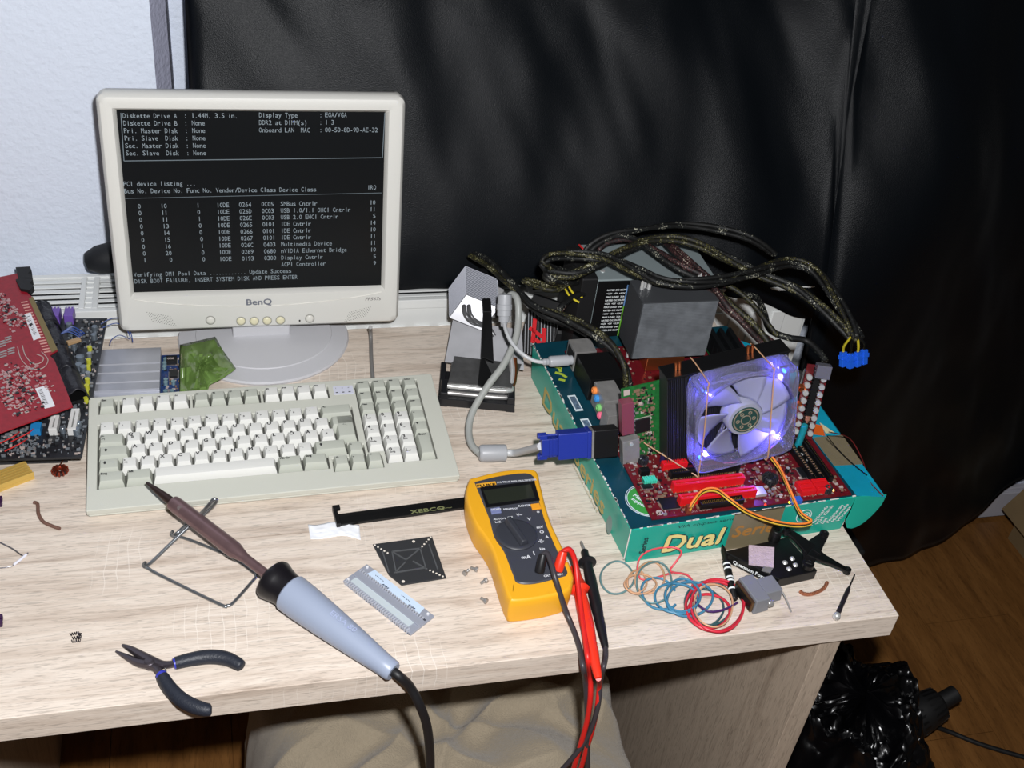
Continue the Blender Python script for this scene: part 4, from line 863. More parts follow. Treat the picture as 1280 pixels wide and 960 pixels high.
# sloping polished plate behind
PA, PB_, PCc, PD = at(556, 452, .024), at(655, 462, .024), at(652, 412, .045), at(566, 400, .045)
def slab(mbx, c, th):
    n_ = (c[1] - c[0]).cross(c[3] - c[0]).normalized() * th
    mbx.add([*c, *[p - n_ for p in c]], [(0, 1, 2, 3), (7, 6, 5, 4), (0, 4, 5, 1), (1, 5, 6, 2), (2, 6, 7, 3), (3, 7, 4, 0)])
mb = MB(); slab(mb, [PA, PB_, PCc, PD], .0015); mb.out('polished_plate', M_shin, hpc)
mb = MB(); slab(mb, [at(560, 478, .0265), at(640, 484, .0265), at(652, 455, .028), at(568, 445, .028)], .002); mb.out('cover_plate', mat('smoked_cover', (84, 84, 84), .15, metal=.2, var=.3, vscale=60), hpc)
mb = MB(); slab(mb, [at(597, 480, .030), at(608, 486, .030), at(616, 470, .035), at(602, 440, .045)], .004); slab(mb, [at(601, 446, .045), at(617, 452, .045), at(614, 386, .075), at(604, 386, .075)], .004); slab(mb, [at(604, 390, .075), at(615, 390, .075), at(610, 335, .10), at(599, 335, .10)], .004)
mb.out('clip_lever', M_blk, hpc, bevel=.0008)
# raised fin block: a box whose polished end faces the viewer
E_ = [at(562, 397, .058), at(583, 369, .085), at(604, 384, .075), at(602, 413, .048)]
E_[2] = E_[1] + (E_[3] - E_[0]); EN = (E_[1] - E_[0]).cross(E_[3] - E_[0]).normalized()
if EN.dot(CAM - E_[0]) < 0: EN = -EN
g_ = at(582, 332, .108) - E_[1]
def blockbox(mbx, t0, t1, gr):
    c_ = sum(E_, Vector()) / 4; P = [c_ + (p - c_) * gr for p in E_]
    mbx.add([p + g_ * t0 for p in P] + [p + g_ * t1 for p in P], [(0, 1, 2, 3), (7, 6, 5, 4), (0, 4, 5, 1), (1, 5, 6, 2), (2, 6, 7, 3), (3, 7, 4, 0)])
mb = MB(); blockbox(mb, .02, 1, 1); mb.out('upper_fin_block', mat('fin_block', (84, 86, 92), .4, metal=.25), hpc, bevel=.0006)
mb = MB()
for i in range(20): blockbox(mb, .05 + i * .048, .065 + i * .048, 1.03)
mb.out('fin_edges', mat('fin_edge', (108, 110, 118), .4, metal=.3), hpc, kind='stuff')
mb = MB(); blockbox(mb, 0, .02, 1.0); mb.out('mirror_face', M_shin, hpc)
for dx in (0, 6):
    mb = MB(); mb.tube(path([(580 + dx, 382, .078), (582 + dx, 393, .074), (590 + dx, 402, .066), (604 + dx, 408, .055), (612 + dx, 420, .045)]), .0026, 10, 5); mb.out('heat_pipe', M_smoke, hpc, smooth=60)
# striped cover
SM = frame(at(651, 441, .006), at(683, 452, .006) - at(651, 441, .006), at(640, 384, .055) - at(651, 441, .006))
cov = thing('cooler_cover', 'black striped cover plate with a red angular logo leaning behind the grey cables', 'cover', SM)
sw = .040; sh = .062
mb = MB(SM); mb.box(-.006, sw, 0, sh, -.003, 0); mb.box(-.006, sw, sh, sh + .018, -.016, 0); mb.out('plate', M_blk, cov, bevel=.001)
mb = MB(SM)
for i in range(13):
    x = -.004 + i * .0046
    a, b_ = max(0, 0), sh
    p0, p1 = Vector((x, .002)), Vector((x - .016, sh - .002))
    if p1.x < -.005: t = (-.005 - p0.x) / (p1.x - p0.x); p1 = p0 + (p1 - p0) * max(t, .02)
    if p0.x > sw - .001: t = (sw - .001 - p0.x) / (p1.x - p0.x); p0 = p0 + (p1 - p0) * t
    if (p1 - p0).length > .003: mb.bar((p0.x, p0.y, .0003), (p1.x, p1.y, .0003), .0007, .0006)
mb.out('stripe', mat('stripe_grey', (170, 172, 176), .4), cov, kind='stuff')
mb = MB(SM @ T(0, 0, .0007)); 
for a, b_, w in (((.006, .050), (.012, .018), .0055), ((.002, .036), (.022, .030), .005), ((.022, .042), (.028, .016), .0055), ((.012, .024), (.034, .018), .005)): mb.bar((*a, 0), (*b_, 0), w, .0006)
mb.out('logo', mat('logo_red', (200, 26, 34), .4), cov)
mb = MB(); slab(mb, [at(610, 398, .045), at(628, 396, .05), at(630, 362, .075), at(607, 352, .08)], .002); o = mb.out('side_plate', mat('plate_grey', (112, 112, 112), .4, metal=.4)); 
o.parent = cov; o.matrix_parent_inverse = Matrix(); o.matrix_basis = MW[cov.name].inverted() @ MW[o.name]

# ================================================================== GREY MONITOR CABLE, FERRITE, BLUE PLUG, SMALL PLUGS
M_cab = mat('cable_pale', (158, 160, 156), .4); M_plug_g = mat('plug_pale', (166, 168, 172), .38)
vc = thing('video_cable', 'thick pale grey cable with a round ferrite and a blue screw plug', 'cable', T(*at(597, 567, 0)))
mb = MB(); mb.tube(path([(634, 372, .115), (641, 368, .12), (647, 376, .118), (648, 400, .10), (644, 425, .085), (630, 455, .068), (610, 482, .05), (592, 512, .03), (586, 535, .018), (589, 555, .013), (600, 567, .013)]), .0044, 12, 6); mb.out('thick_cable', M_cab, vc, smooth=60)
fa, fb = at(600, 566.5, .014), at(633, 566, .014); FFM = frame(fa, (0, 0, 1), (1, 0, 0)); 
ax = (fb - fa); FFM = Matrix.Translation(fa) @ ax.to_track_quat('Z', 'Y').to_matrix().to_4x4()
mb = MB(FFM); L_ = ax.length; mb.lathe([(.008, -.001), (.0098, .0008), (.0102, .003), (.0102, L_ - .003), (.0098, L_ - .0008), (.0078, L_), (.0055, L_ + .0005), (.005, L_ - .002)], 24); mb.out('ferrite', M_plug_g, vc, smooth=40)
pa, pb = at(676, 558, .079), at(736, 553, .081); mb = MB(); mb.tube([fb, at(645, 566, .018), at(660, 562.5, .045), pa], .0044, 12, 6); mb.out('plug_cable', mat('cable_white', (190, 192, 194), .4), vc, smooth=60)
ax = pb - pa; PMx = frame(pa, ax, (0, .35, .94)); Lp = ax.length; M_vga = mat('plug_navy', (30, 48, 140), .4, bump=.1, bscale=900)
mb = MB(PMx); mb.box(Lp * .33, Lp, -.0155, .0155, -.008, .008); mb.box(Lp * .93, Lp + .001, -.0165, .0165, -.009, .009); mb.out('plug_body', M_vga, vc, bevel=.0012)
mb = MB(PMx); mb.box(0, Lp * .34, -.010, .010, -.0065, .0065); mb.box(-.002, Lp * .12, -.0145, -.009, -.005, .005); mb.box(-.002, Lp * .12, .009, .0145, -.005, .005)
for i in range(3): mb.box(Lp * (.14 + i * .07), Lp * (.17 + i * .07), -.0108, .0108, -.0072, .0072)
mb.out('plug_grip', M_vga, vc, bevel=.0008)
for y in (-.0125, .0125):
    mb = MB(PMx @ T(0, y, 0) @ RY(PI / 2)); mb.cyl(0, 0, -.004, Lp * .1, .0035, 12); mb.cyl(0, 0, Lp * .1, Lp + .004, .0015, 8); mb.out('thumb_screw', M_vga, vc)
ad = thing('plug_adapter', 'black video adapter between the blue plug and the graphics card', 'adapter', PMx @ T(Lp + .02, 0, 0))
mb = MB(PMx); mb.box(Lp + .004, Lp + .032, -.0165, .0165, -.009, .009); mb.out('adapter_body', M_blk, ad, bevel=.001)
mb = MB(PMx); mb.box(Lp + .0015, Lp + .004, -.016, .016, -.0075, .0075); mb.out('adapter_flange', M_tin, ad)
for y in (-.0125, .0125):
    mb = MB(PMx @ T(0, y, 0) @ RY(PI / 2)); mb.cyl(0, 0, Lp - .0005, Lp + .006, .003, 6); mb.out('hex_nut', M_sil, ad)
# thin cable with two round plugs
kc = thing('plug_cable', 'thin pale grey cable with an upright round plug, ending in the red mainboard', 'cable', T(*at(630, 400, .05)))
t0, t1 = at(631, 368, .128), at(630, 402, .098); ax = t1 - t0; TM = Matrix.Translation(t0) @ ax.to_track_quat('Z', 'Y').to_matrix().to_4x4(); Lt = ax.length
mb = MB(TM); mb.lathe([(.004, -.001), (.0085, 0), (.0088, .004), (.0088, Lt * .35), (.0096, Lt * .37), (.0096, Lt * .55), (.0088, Lt * .57), (.0088, Lt * .78), (.0070, Lt * .8), (.0066, Lt), (.0045, Lt * 1.02), (.0038, Lt * 1.18)], 24); mb.out('round_plug', M_plug_g, kc, smooth=40)
mb = MB(TM); mb.box(-.004, .004, -.0100, -.0086, Lt * .38, Lt * .54); mb.out('plug_mark', mat('plug_mark_grey', (130, 132, 138), .4), kc)
mb = MB(); mb.tube(path([(630, 402, .098), (633, 415, .095), (641, 430, .09), (654, 443, .085), (668, 451, .08), (682, 453, .079)]), .0024, 10, 6); mb.out('thin_cable', mat('cable_white', (190, 192, 194), .4), kc, smooth=60)
s0, s1 = at(680, 452.5, .079), at(715, 450, .079); ax = s1 - s0; SMx = Matrix.Translation(s0) @ ax.to_track_quat('Z', 'Y').to_matrix().to_4x4(); Ls = ax.length
mb = MB(SMx); mb.lathe([(.003, -.002), (.0042, .0), (.0042, .002), (.0034, .0025), (.0042, .003), (.0042, .005), (.0034, .0055), (.0062, .007), (.0068, .009), (.0068, Ls * .85), (.0058, Ls * .86), (.0058, Ls)], 20); mb.out('socket_plug', M_plug_g, kc, smooth=40)
mb = MB(); mb.tube(path([(126, 405, .03), (140, 398, .035), (155, 400, .035), (163, 415, .02), (166, 428, .012)]), .0006, 5); mb.tube(path([(127, 410, .03), (145, 404, .035), (157, 410, .03), (163, 422, .02)]), .0006, 5)
mb.tube(path([(137, 432, .012), (140, 424, .018), (150, 419, .02), (162, 424, .02)]), .0005, 5)
o = mb.out('hair_wire', mat('wire_blue_thin', (40, 70, 140), .4), smooth=60, kind=None); tag(o, 'thin blue wires curling behind the aluminium block board', 'wire')

# ================================================================== LEFT BOARDS
M_pcbk = mat('pcb_dark', (34, 36, 40), .35, var=.35, vscale=240)
DZ = .026
da, db, dc = at(0, 574, DZ), at(102, 571, DZ), at(119, 398, DZ)
DM = frame(da, db - da, dc - db); DW, DH = (db - da).length, (dc - db).length
dkb = thing('mainboard', 'dark mainboard with purple sockets lying under the red card at the left', 'circuit board', DM @ T(DW / 2, DH / 2, -.003))
mb = MB(DM); mb.box(-.14, DW, 0, DH, -.0030, 0); mb.out('board', M_pcbk, dkb)
mb = MB(DM); mb.box(-.13, DW - .02, .02, DH - .03, -DZ + .0003, -.0030); mb.out('foam_pad', mat('foam_dark', (40, 40, 42), .9), dkb)
DMi = DM.inverted()
def dl(px, py, h=0): q_ = DMi @ at(px, py, DZ + h); return q_.x, q_.y
M_grs = mat('smd_grey', (120, 126, 132), .4, metal=.2)
smd(dkb, DM, [(DW - .105, DW - .002, .002, .10), (DW - .045, DW - .002, .08, DH - .004), (-.04, DW - .05, .002, .05)], 1000, [], 11, hmax=.0022, first=M_grs)
for (x0, y0), (x1, y1) in ((dl(63, 406, 0), dl(80, 389, 0)), (dl(81, 406, 0), dl(97, 389, 0))):
    mb = MB(DM); mb.box(x0, x1 - .0008, y0, y0 + .020, 0, .014); s_ = mb.out('purple_socket', mat('socket_purple', (112, 84, 168), .4), dkb, bevel=.0005)
    mb = MB(DM)
    for i in range(3): mb.box(x0 + .002 + i * (x1 - x0) / 3, x0 + .0035 + i * (x1 - x0) / 3, y0 + .016, y0 + .0185, .014, .0145)
    mb.out('socket_contacts', M_sil, s_, kind='stuff')
for px, py, L__ in ((60, 537, .024), (84, 537, .036)):
    x, y = dl(px, py, .009); mb = MB(DM); mb.plate(x, x + .009, y, y + L__, .004, .010, [(x + .0038, x + .0052, y + .003, y + L__ - .002)]); mb.box(x, x + .009, y, y + L__, 0, .0045); mb.out('white_slot', mat('slot_white', (214, 214, 212), .4), dkb, bevel=.0004)
x, y = dl(37, 539, .007); mb = MB(DM); mb.box(x, x + .011, y, y + .013, 0, .009); mb.out('blue_socket', mat('socket_blue', (36, 128, 190), .4), dkb, bevel=.0005)
for i in range(9):
    x, y = dl(112 - i * .6, 434 + i * 8, .006); mb = MB(DM @ T(x, y, 0)); mb.cyl(0, 0, 0, .007, .0028, 12); mb.out('capacitor', (mat('cap_yellow', (190, 190, 60), .4), mat('cap_grey', (150, 156, 160), .35, metal=.5))[i in (1, 4)], dkb)
for px, py, r in ((88, 412, .004), (92, 430, .0035), (100, 445, .005), (98, 455, .004), (104, 458, .004), (86, 404, .004), (118, 408, .0035), (117, 418, .0035), (95, 536, .004), (78, 534, .003), (98, 528, .003)):
    x, y = dl(px, py, .008); mb = MB(DM @ T(x, y, 0)); mb.lathe([(r, 0), (r, .008), (r * .85, .0085)], 14); c_ = mb.out('capacitor', mat('cap_steel', (120, 130, 140), .3, metal=.5), dkb, smooth=40)
x, y = dl(92, 425, .014); mb = MB(DM @ T(x, y, .012) @ RZ(.5)); mb.cbox(0, 0, 0, .016, .006, .004); mb.out('ribbon_socket', mat('socket_tan', (170, 140, 104), .5), dkb, bevel=.0004)
for i in range(4):
    x, y = dl(84 + i * 2, 418 - i * 1.5, .015); mb = MB(DM); mb.tube([(x - .012, y, .012), (x, y + .004 + i * .001, .016), (x + .014, y + .001, .010)], .0008, 5); mb.out('jumper_wire', mat('wire_blue_thin', (40, 70, 140), .4), dkb, smooth=60)
for px, py in ((20, 560), (10, 552), (28, 548)):
    q0 = at(px - 14, py + 4, .030); q1 = at(px + 6, py - 6, .038); q2 = at(px + 14, py - 12, .034); mb = MB(); mb.tube([q0, q1, q2], .0008, 5); o = mb.out('jumper_wire', mat('wire_red', (190, 40, 40), .4), dkb, smooth=60)
# red card on top, back side up
RZ0 = .060
ra_, rb_, rc_ = at(0, 541, RZ0), at(91, 508, RZ0), at(66, 446, RZ0)
RC = frame(ra_, rb_ - ra_, rc_ - rb_); RCi = RC.inverted()
def rl(px, py): q_ = RCi @ at(px, py, RZ0); return q_.x, q_.y
red = thing('graphics_card', 'red graphics card lying back side up at the left desk edge', 'graphics card', RC)
poly = [rl(*p) for p in ((-90, 573), (91, 508), (68, 450), (62, 444), (72, 438), (41, 372), (30, 362), (24, 341), (-90, 366))]
mb = MB(RC); mb.prism(poly, -.0016, 0); mb.out('card_board', mat('pcb_crimson', (140, 18, 34), .32, var=.2, vscale=160), red)
poly = [rl(*p) for p in ((36, 374), (41, 371), (72, 437), (65, 441))]; mb = MB(RC); mb.prism(poly, .0001, .0006); ec = mb.out('edge_strip', mat('strip_olive', (128, 112, 70), .4, metal=.4), red)
for i in range(19):
    t = i / 18; x, y = rl(34.5 + 29 * t, 377 + 62 * t); mb = MB(RC @ T(x, y, 0) @ RZ(math.radians(-14))); mb.box(-.0075, 0, -.0011, .0011, .0001, .0004); mb.out('contact_finger', mat('finger_pink', (206, 150, 140), .4), red)
for pts, l in ((((30, 394), (38, 391), (51, 422), (42, 426)), 'upper'), (((44, 486), (58, 482), (69, 508), (56, 511)), 'lower')):
    P = [rl(*p) for p in pts]; mb = MB(RC); mb.prism(P, .0002, .0005); s_ = mb.out('barcode_sticker', mat('sticker_white', (226, 226, 230), .5), red, label=l + ' white barcode sticker')
    a, b_, c_, d_ = [Vector((*p, .0006)) for p in P]; mb = MB(RC)
    for i in range(14):
        t = .12 + .76 * i / 14
        if l == 'upper': p0, p1 = a.lerp(d_, t).lerp(b_.lerp(c_, t), .25), a.lerp(d_, t).lerp(b_.lerp(c_, t), .7)
        else: p0, p1 = a.lerp(d_, t).lerp(b_.lerp(c_, t), .15), a.lerp(d_, t).lerp(b_.lerp(c_, t), .5)
        mb.bar(p0, p1, .0003 + .0005 * (i % 3 == 0), .0002)
    mb.out('barcode', M_blk, s_, kind='stuff')
x0, y0 = rl(0, 520); rnd_rect = [(rl(2, 400)[0], rl(34, 400)[0], rl(0, 420)[1], rl(0, 360)[1]), (rl(0, 500)[0], rl(40, 480)[0], rl(10, 525)[1], rl(20, 450)[1]), (rl(0, 500)[0], rl(65, 480)[0], rl(40, 500)[1], rl(50, 450)[1])]
smd(red, RC @ T(0, 0, .0001), rnd_rect, 560, [(rl(42, 484)[0] - .002, rl(70, 510)[0] + .002, rl(56, 512)[1] - .002, rl(58, 482)[1] + .002)], 23, hmax=.0012, first=mat('pad_pink_silver', (190, 150, 150), .4, metal=.4))
mb = MB(RC @ T(0, 0, .0003)); 
for t, px, py, s_ in (('CE', 20, 512, .008), ('FC', 38, 503, .007)): put_text(mb, t, T(*rl(px, py), 0) @ RZ(.2), s_, bold=.0003)
mb.tube([(*rl(px, py), 0) for px, py in ((28, 432), (32, 445), (42, 455), (52, 453), (54, 447), (46, 443))], .0006, 5); mb.tube([(*rl(px, py), 0) for px, py in ((22, 434), (27, 450), (40, 461), (54, 460), (60, 450), (52, 440))], .0005, 5)
mb.out('board_print', M_wsilk, red)
for px, py in ((3, 427), (10, 422), (4, 440), (14, 436)):
    for k in range(3): x, y = rl(px, py + k * 3); mb = MB(RC @ T(x, y, 0)); mb.box(-.004, .004, -.001, .001, 0, .0008); mb.out('solder_pad', M_tin, red)
for pts in (((20, 337), (38, 336), (40, 341), (36, 345), (41, 347), (40, 351), (24, 352)), ((20, 352), (36, 350), (42, 353), (38, 357), (43, 361), (38, 366), (26, 364))):
    P = [rl(*p) for p in pts]; mb = MB(RC); mb.prism(P, -.004, .004); mb.out('bracket_claw', M_blk2, red, bevel=.0006)
# black cooler ridge between both boards
q0, q1 = at(52, 384, .037), at(97, 497, .037); KM_ = frame(q0, q1 - q0, (1, .2, 0))
rd = thing('cooler_ridge', 'black ridged cooler sticking out from under the red card at the left', 'cooler', KM_)
L_ = (q1 - q0).length; rn = random.Random(4)
for i in range(4):
    x0 = i * L_ / 4; mb = MB(KM_); w = .013 - .002 * (i == 1)
    def rf(u, v): return (x0 + u * (L_ / 4 - .0012), -w + 2 * w * v, (.016 + .003 * rn.random()) * math.sin(PI * v) ** .45 - .008)
    mb.sheet(rf, 8, 8); mb.out('ridge', mat('ridge_black', (34, 34, 40), .35, bump=.4, bscale=400), rd, solid=.0015, smooth=30)
mb = MB(KM_); mb.box(0, L_, -.011, .011, -.009, -.004); mb.out('ridge_base', M_blk, rd)

# ---- aluminium block board
aa, ab, ac = at(116, 500, .016), at(199, 496, .016), at(200, 433, .016)
AM = frame(aa, ab - aa, ac - ab); AW, AH = (ab - aa).length, (ac - ab).length
alb = thing('module_board', 'blue circuit board under a ribbed aluminium block beside the dark mainboard', 'circuit board', AM @ T(AW / 2, AH / 2, -.016))
mb = MB(AM); mb.box(-.0, AW + .022, -.005, AH, -.0155, -.0138); mb.out('board', mat('pcb_blue', (24, 52, 104), .35, var=.3, vscale=200), alb)
prof = [(-.001, -.0135), (-.001, -.004), (.016, -.004), (.0165, 0), (.030, 0), (.031, -.0015), (.033, 0), (.049, .0), (.050, -.0015), (.052, 0), (.066, .0), (.067, -.0015), (.069, 0), (AH - .002, 0), (AH, -.002), (AH, -.0135)]
mb = MB(AM @ Matrix(((0, 0, 1, 0), (1, 0, 0, 0), (0, 1, 0, 0), (0, 0, 0, 1)))); mb.prism([(p[0], p[1]) for p in prof], 0, AW)
M_brush = mat('brushed_aluminium', (176, 178, 186), .38, metal=.55, var=.12, vscale=30)
mp = M_brush.node_tree; 
mb.out('ribbed_block', M_brush, alb, bevel=.0003)
BMx = AM @ T(0, 0, -.0138)
chip(alb, BMx, AW + .010, AW + .020, .052, .066, .004); chip(alb, BMx, AW + .006, AW + .019, AH - .022, AH - .008, .005)
mb = MB(BMx); put_text(mb, '000', T(AW + .0075, AH - .0165, .0052), .0055, 1, bold=.0002); mb.out('chip_print', M_wsilk, alb)
for x, y in ((.006, .014), (.014, .014), (.006, .023), (.014, .023), (.006, .040), (.015, .041), (.006, .046), (.004, .072), (.004, .080), (.005, .088)):
    mb = MB(BMx @ T(AW + x, y, 0)); mb.cyl(0, 0, 0, .005, .0026, 14); mb.out('capacitor', mat('cap_steel2', (130, 160, 170), .3, metal=.4), alb)
smd(alb, BMx, [(AW + .002, AW + .021, 0, AH - .004)], 90, [], 31)

# ---- green plastic wrap on the foot
gp = [(225, 431), (248, 426), (269, 421), (278, 437), (295, 461), (278, 473), (262, 481), (259, 491), (240, 494), (225, 490)]
gc = at(250, 457, .02); rn = random.Random(9)
mb = MB(); ring_p = []
NR = 9; vs = []; n = 40
outer = []
for i in range(n):
    t = i / n * len(gp); k = int(t); f = t - k; a = Vector((*gp[k], 0)); b_ = Vector((*gp[(k + 1) % len(gp)], 0)); p = a.lerp(b_, f); outer.append((p.x, p.y))
for j in range(NR):
    s_ = 1 - j / NR
    for i, (px, py) in enumerate(outer):
        X, Y = 250 + (px - 250) * s_, 457 + (py - 457) * s_
        z = .0135 + .010 * (1 - s_ ** 2) + .016 * (noise.noise(Vector((X * .06, Y * .06, 2))) + .6 * abs(noise.noise(Vector((X * .15, Y * .13, 5)))))
        vs.append(at(X, Y, max(z, .0115)))
vs.append(at(250, 457, .026)); fs = [(j * n + i, j * n + (i + 1) % n, (j + 1) * n + (i + 1) % n, (j + 1) * n + i) for j in range(NR - 1) for i in range(n)] + [((NR - 1) * n + i, (NR - 1) * n + (i + 1) % n, NR * n) for i in range(n)]
mb.add(vs, fs); o = mb.out('plastic_wrap', mat('wrap_green', (108, 136, 72), .15, spec=1.0, alpha=.94, var=.25, vscale=25), solid=.0006, smooth=35); tag(o, 'crumpled green translucent plastic wrap lying on the monitor foot', 'wrap')

# ================================================================== SMALL THINGS AT THE LEFT
ga, gb_, gc_ = at(0, 606, .010), at(42, 590, .010), at(40, 573, .010); GMx = frame(ga, gb_ - ga, gc_ - gb_); gW, gH = (gb_ - ga).length, (gc_ - gb_).length
gh = thing('gold_heatsink', 'gold ribbed heatsink at the left edge below the dark mainboard', 'heatsink', GMx)
M_gol = mat('anodised_gold', (214, 180, 96), .35, metal=.4)
mb = MB(GMx); mb.box(-.03, gW, 0, gH, -.010, -.006); mb.out('heatsink_base', M_gol, gh)
for i in range(6): mb = MB(GMx); y = i * (gH - .001) / 5.2; mb.box(-.03, gW, y, y + .0014, -.006, .0); mb.out('fin', M_gol, gh, bevel=.0003)
q = at(75, 588, .006); cl = thing('copper_coil', 'small round copper coil with a wire leg below the dark mainboard', 'coil', T(q.x, q.y, 0))
mb = MB(T(q.x, q.y, .006)); 
for i in range(12):
    a = i * PI / 6; mb.ring(.0026, .0036, -.0007, .0007, 10, RZ(a) @ T(.0058, 0, 0) @ RX(PI / 2))
mb.out('winding', mat('copper_red', (160, 70, 48), .3, metal=.8), cl, smooth=40)
mb = MB(T(q.x, q.y, .006)); mb.ring(.0042, .0074, -.002, .002, 20); mb.out('core', mat('core_dark', (50, 26, 24), .5), cl)
mb = MB(); mb.tube([Vector((q.x, q.y + .006, .006)), Vector((q.x, q.y + .014, .004)), Vector((q.x + .001, q.y + .019, .0035))], .0008, 6); mb.out('leg', M_cu, cl, smooth=60)
def strip(name, pts, w, m, lb, cat, z=.0015, th=.0012, bumps=0):
    P = smooth_path([at(x, y, z + (random.uniform(0, bumps))) for x, y in pts], 4); mb = MB(); mb.tube(P, w, 8, 1, flat=1.0); o = mb.out(name, m, smooth=40); tag(o, lb, cat); return o
strip('solder_wick', [(42, 628), (47, 630), (48, 642), (54, 652), (64, 657), (75, 661)], .0019, mat('wick_brown', (116, 84, 72), .5, bump=.8, bscale=700), 'short brown braided wick bent like an L beside the keyboard left edge', 'wick', .002)
t_ = thing('bent_wire', 'thin bent silver wire with a clear tip at the left photo edge', 'wire', T(*at(18, 695, 0)))
mb = MB(); mb.tube(path([(-12, 672, .003), (0, 678, .003), (16, 686, .004), (29, 695, .0015), (35, 691, .0012)]), .0007, 6, 3); mb.tube(path([(34, 692, .0012), (26, 700, .0012), (14, 708, .0012), (-10, 711, .0012)]), .0006, 6, 3); mb.out('wire', mat('wire_steel', (130, 128, 134), .3, metal=.8), t_, smooth=60)
mb = MB(); mb.tube(path([(33, 693, .0015), (25, 700, .0015), (17, 706, .0015)]), .0014, 8, 2); mb.out('clear_tip', mat('tip_pale', (222, 222, 232), .2), t_, smooth=60)
for py, lb in ((627, 'dark purple fragment at the left photo edge, upper one'), (776, 'dark purple fragment at the left photo edge, lower one')):
    q = at(-2, py, .003); mb = MB(T(q.x, q.y, 0)); mb.box(-.006, .004, -.006, -.0005, 0, .006); mb.box(-.006, .0035, .001, .006, 0, .006); o = mb.out('plastic_piece', mat('purple_dark', (52, 22, 62), .4), bevel=.0006); tag(o, lb, 'fragment', None); o['kind'] = 'stuff'; del o['kind']
sp = thing('spring_cluster', 'tiny tangle of dark metal springs on the desk above the pliers left side', 'springs', T(*at(96, 796, 0)))
for k, (px, py, a) in enumerate(((93, 792, .2), (96, 797, .1), (95, 801, 0), (99, 795, 1.3))):
    q = at(px, py, .0022); P = []
    for i in range(33):
        t = i / 32; P.append(q + Matrix.Rotation(a, 3, 'Z') @ Vector(((t - .5) * .008, .0014 * math.cos(t * 8 * PI), .0014 * math.sin(t * 8 * PI))))
    mb = MB(); mb.tube(P, .0004, 5, 1); mb.out('spring', mat('spring_dark', (70, 66, 72), .3, metal=.8), sp, smooth=60)

# ================================================================== SOLDERING IRON AND STAND
i0, i1 = at(183, 603, .040), at(492, 840, .0115); ax = i1 - i0; IL = ax.length
IM = Matrix.Translation(i0) @ ax.to_track_quat('Z', 'Y').to_matrix().to_4x4()
iron = thing('soldering_iron', 'soldering iron with brown steel barrel and pale blue handle across the desk front', 'soldering iron', T(i0.lerp(i1, .6).x, i0.lerp(i1, .6).y, 0))
M_brl = mat('heated_steel', (122, 98, 100), .3, metal=.55, var=.15, vscale=50)
def fr(px, py): return ((px - 183) * 309 + (py - 603) * 237) / (309 ** 2 + 237 ** 2) * IL
def z_(t): return t * IL
mb = MB(IM); mb.lathe([(.0008, 0), (.0016, .001), (.0034, z_(.045)), (.0046, z_(.09)), (.0048, z_(.135))], 16); mb.out('tip', mat('tip_steel', (70, 56, 54), .4, metal=.7), iron, smooth=40)
mb = MB(IM); mb.lathe([(.0052, z_(.112)), (.0078, z_(.118)), (.0082, z_(.125)), (.0085, z_(.14)), (.0088, z_(.36)), (.0085, z_(.385)), (.0058, z_(.415)), (.0050, z_(.43)), (.0050, z_(.54))], 24); mb.out('barrel', M_brl, iron, smooth=40)
mb = MB(IM @ T(0, 0, z_(.15)) @ RX(PI / 2 * -1)); mb.cyl(0, 0, .006, .0105, .0028, 12)
mb.M = Matrix.Translation(i0 + ax * .15) ; up = (CAM - (i0 + ax * .15)).normalized(); mb = MB(Matrix.Translation(i0 + ax * .148) @ up.to_track_quat('Z', 'Y').to_matrix().to_4x4()); mb.cyl(0, 0, .006, .0102, .0028, 12); mb.box(-.0024, .0024, -.0004, .0004, .0102, .0104); mb.out('set_screw', mat('screw_brown', (70, 54, 54), .6), iron)
mb = MB(IM); mb.lathe([(.0052, z_(.515)), (.012, z_(.52)), (.0165, z_(.53)), (.0205, z_(.535)), (.0215, z_(.545)), (.0195, z_(.565)), (.0178, z_(.59)), (.0185, z_(.625)), (.0185, z_(.64))], 28); mb.out('collar', mat('collar_black', (20, 18, 22), .35), iron, smooth=40)
mb = MB(IM); mb.lathe([(.0180, z_(.605)), (.0196, z_(.61)), (.0192, z_(.66)), (.0172, z_(.75)), (.0140, z_(.86)), (.0108, z_(.96)), (.0102, z_(.995)), (.0088, z_(1.0))], 28); mb.out('handle', mat('handle_blue', (148, 158, 178), .36), iron, smooth=40)
wv = (CAM - i0.lerp(i1, .8)).normalized(); tx = ax.normalized(); HM = frame(i0.lerp(i1, .74) + wv * .0182, tx, wv.cross(tx)); HM2 = HM
mb = MB(frame(i0.lerp(i1, .765) + Vector((0, 0, .0172)), tx, Vector((0, 0, 1)).cross(tx))); put_text(mb, 'ERSA 80', T(.0, -.003, .0004), .0085, 1.1); mb.out('handle_lettering', mat('handle_print', (166, 176, 204), .4), iron)
mb = MB(); mb.tube([i1 - ax * .01, i1 + ax * .02, aty(512, 858, -.008), aty(524, 880, -.014), aty(533, 905, -.016), aty(537, 935, -.016), aty(538, 965, -.014), aty(538, 1010, -.012)], .0047, 12, 6); mb.out('power_cord', mat('cord_black', (26, 26, 28), .5), iron, smooth=60)
M_wst = mat('stand_wire', (140, 144, 148), .3, metal=.85)
st_d = thing('iron_stand', 'bent steel wire stand holding up the soldering iron barrel', 'stand', T(*at(250, 710, 0)))
mb = MB(); mb.tube(path([(216, 664, .006), (214, 668, .002), (219, 671, .0018), (235, 674, .0018), (288, 696, .0018), (316, 715, .0018), (320, 720, .0018), (316, 726, .0018), (292, 753, .0018), (284, 757, .0018), (274, 755, .0018), (200, 719, .0018), (186, 711, .0018), (179, 707, .002), (182, 703, .006)]), .0017, 8, 4); mb.out('base_wire', M_wst, st_d, smooth=60)
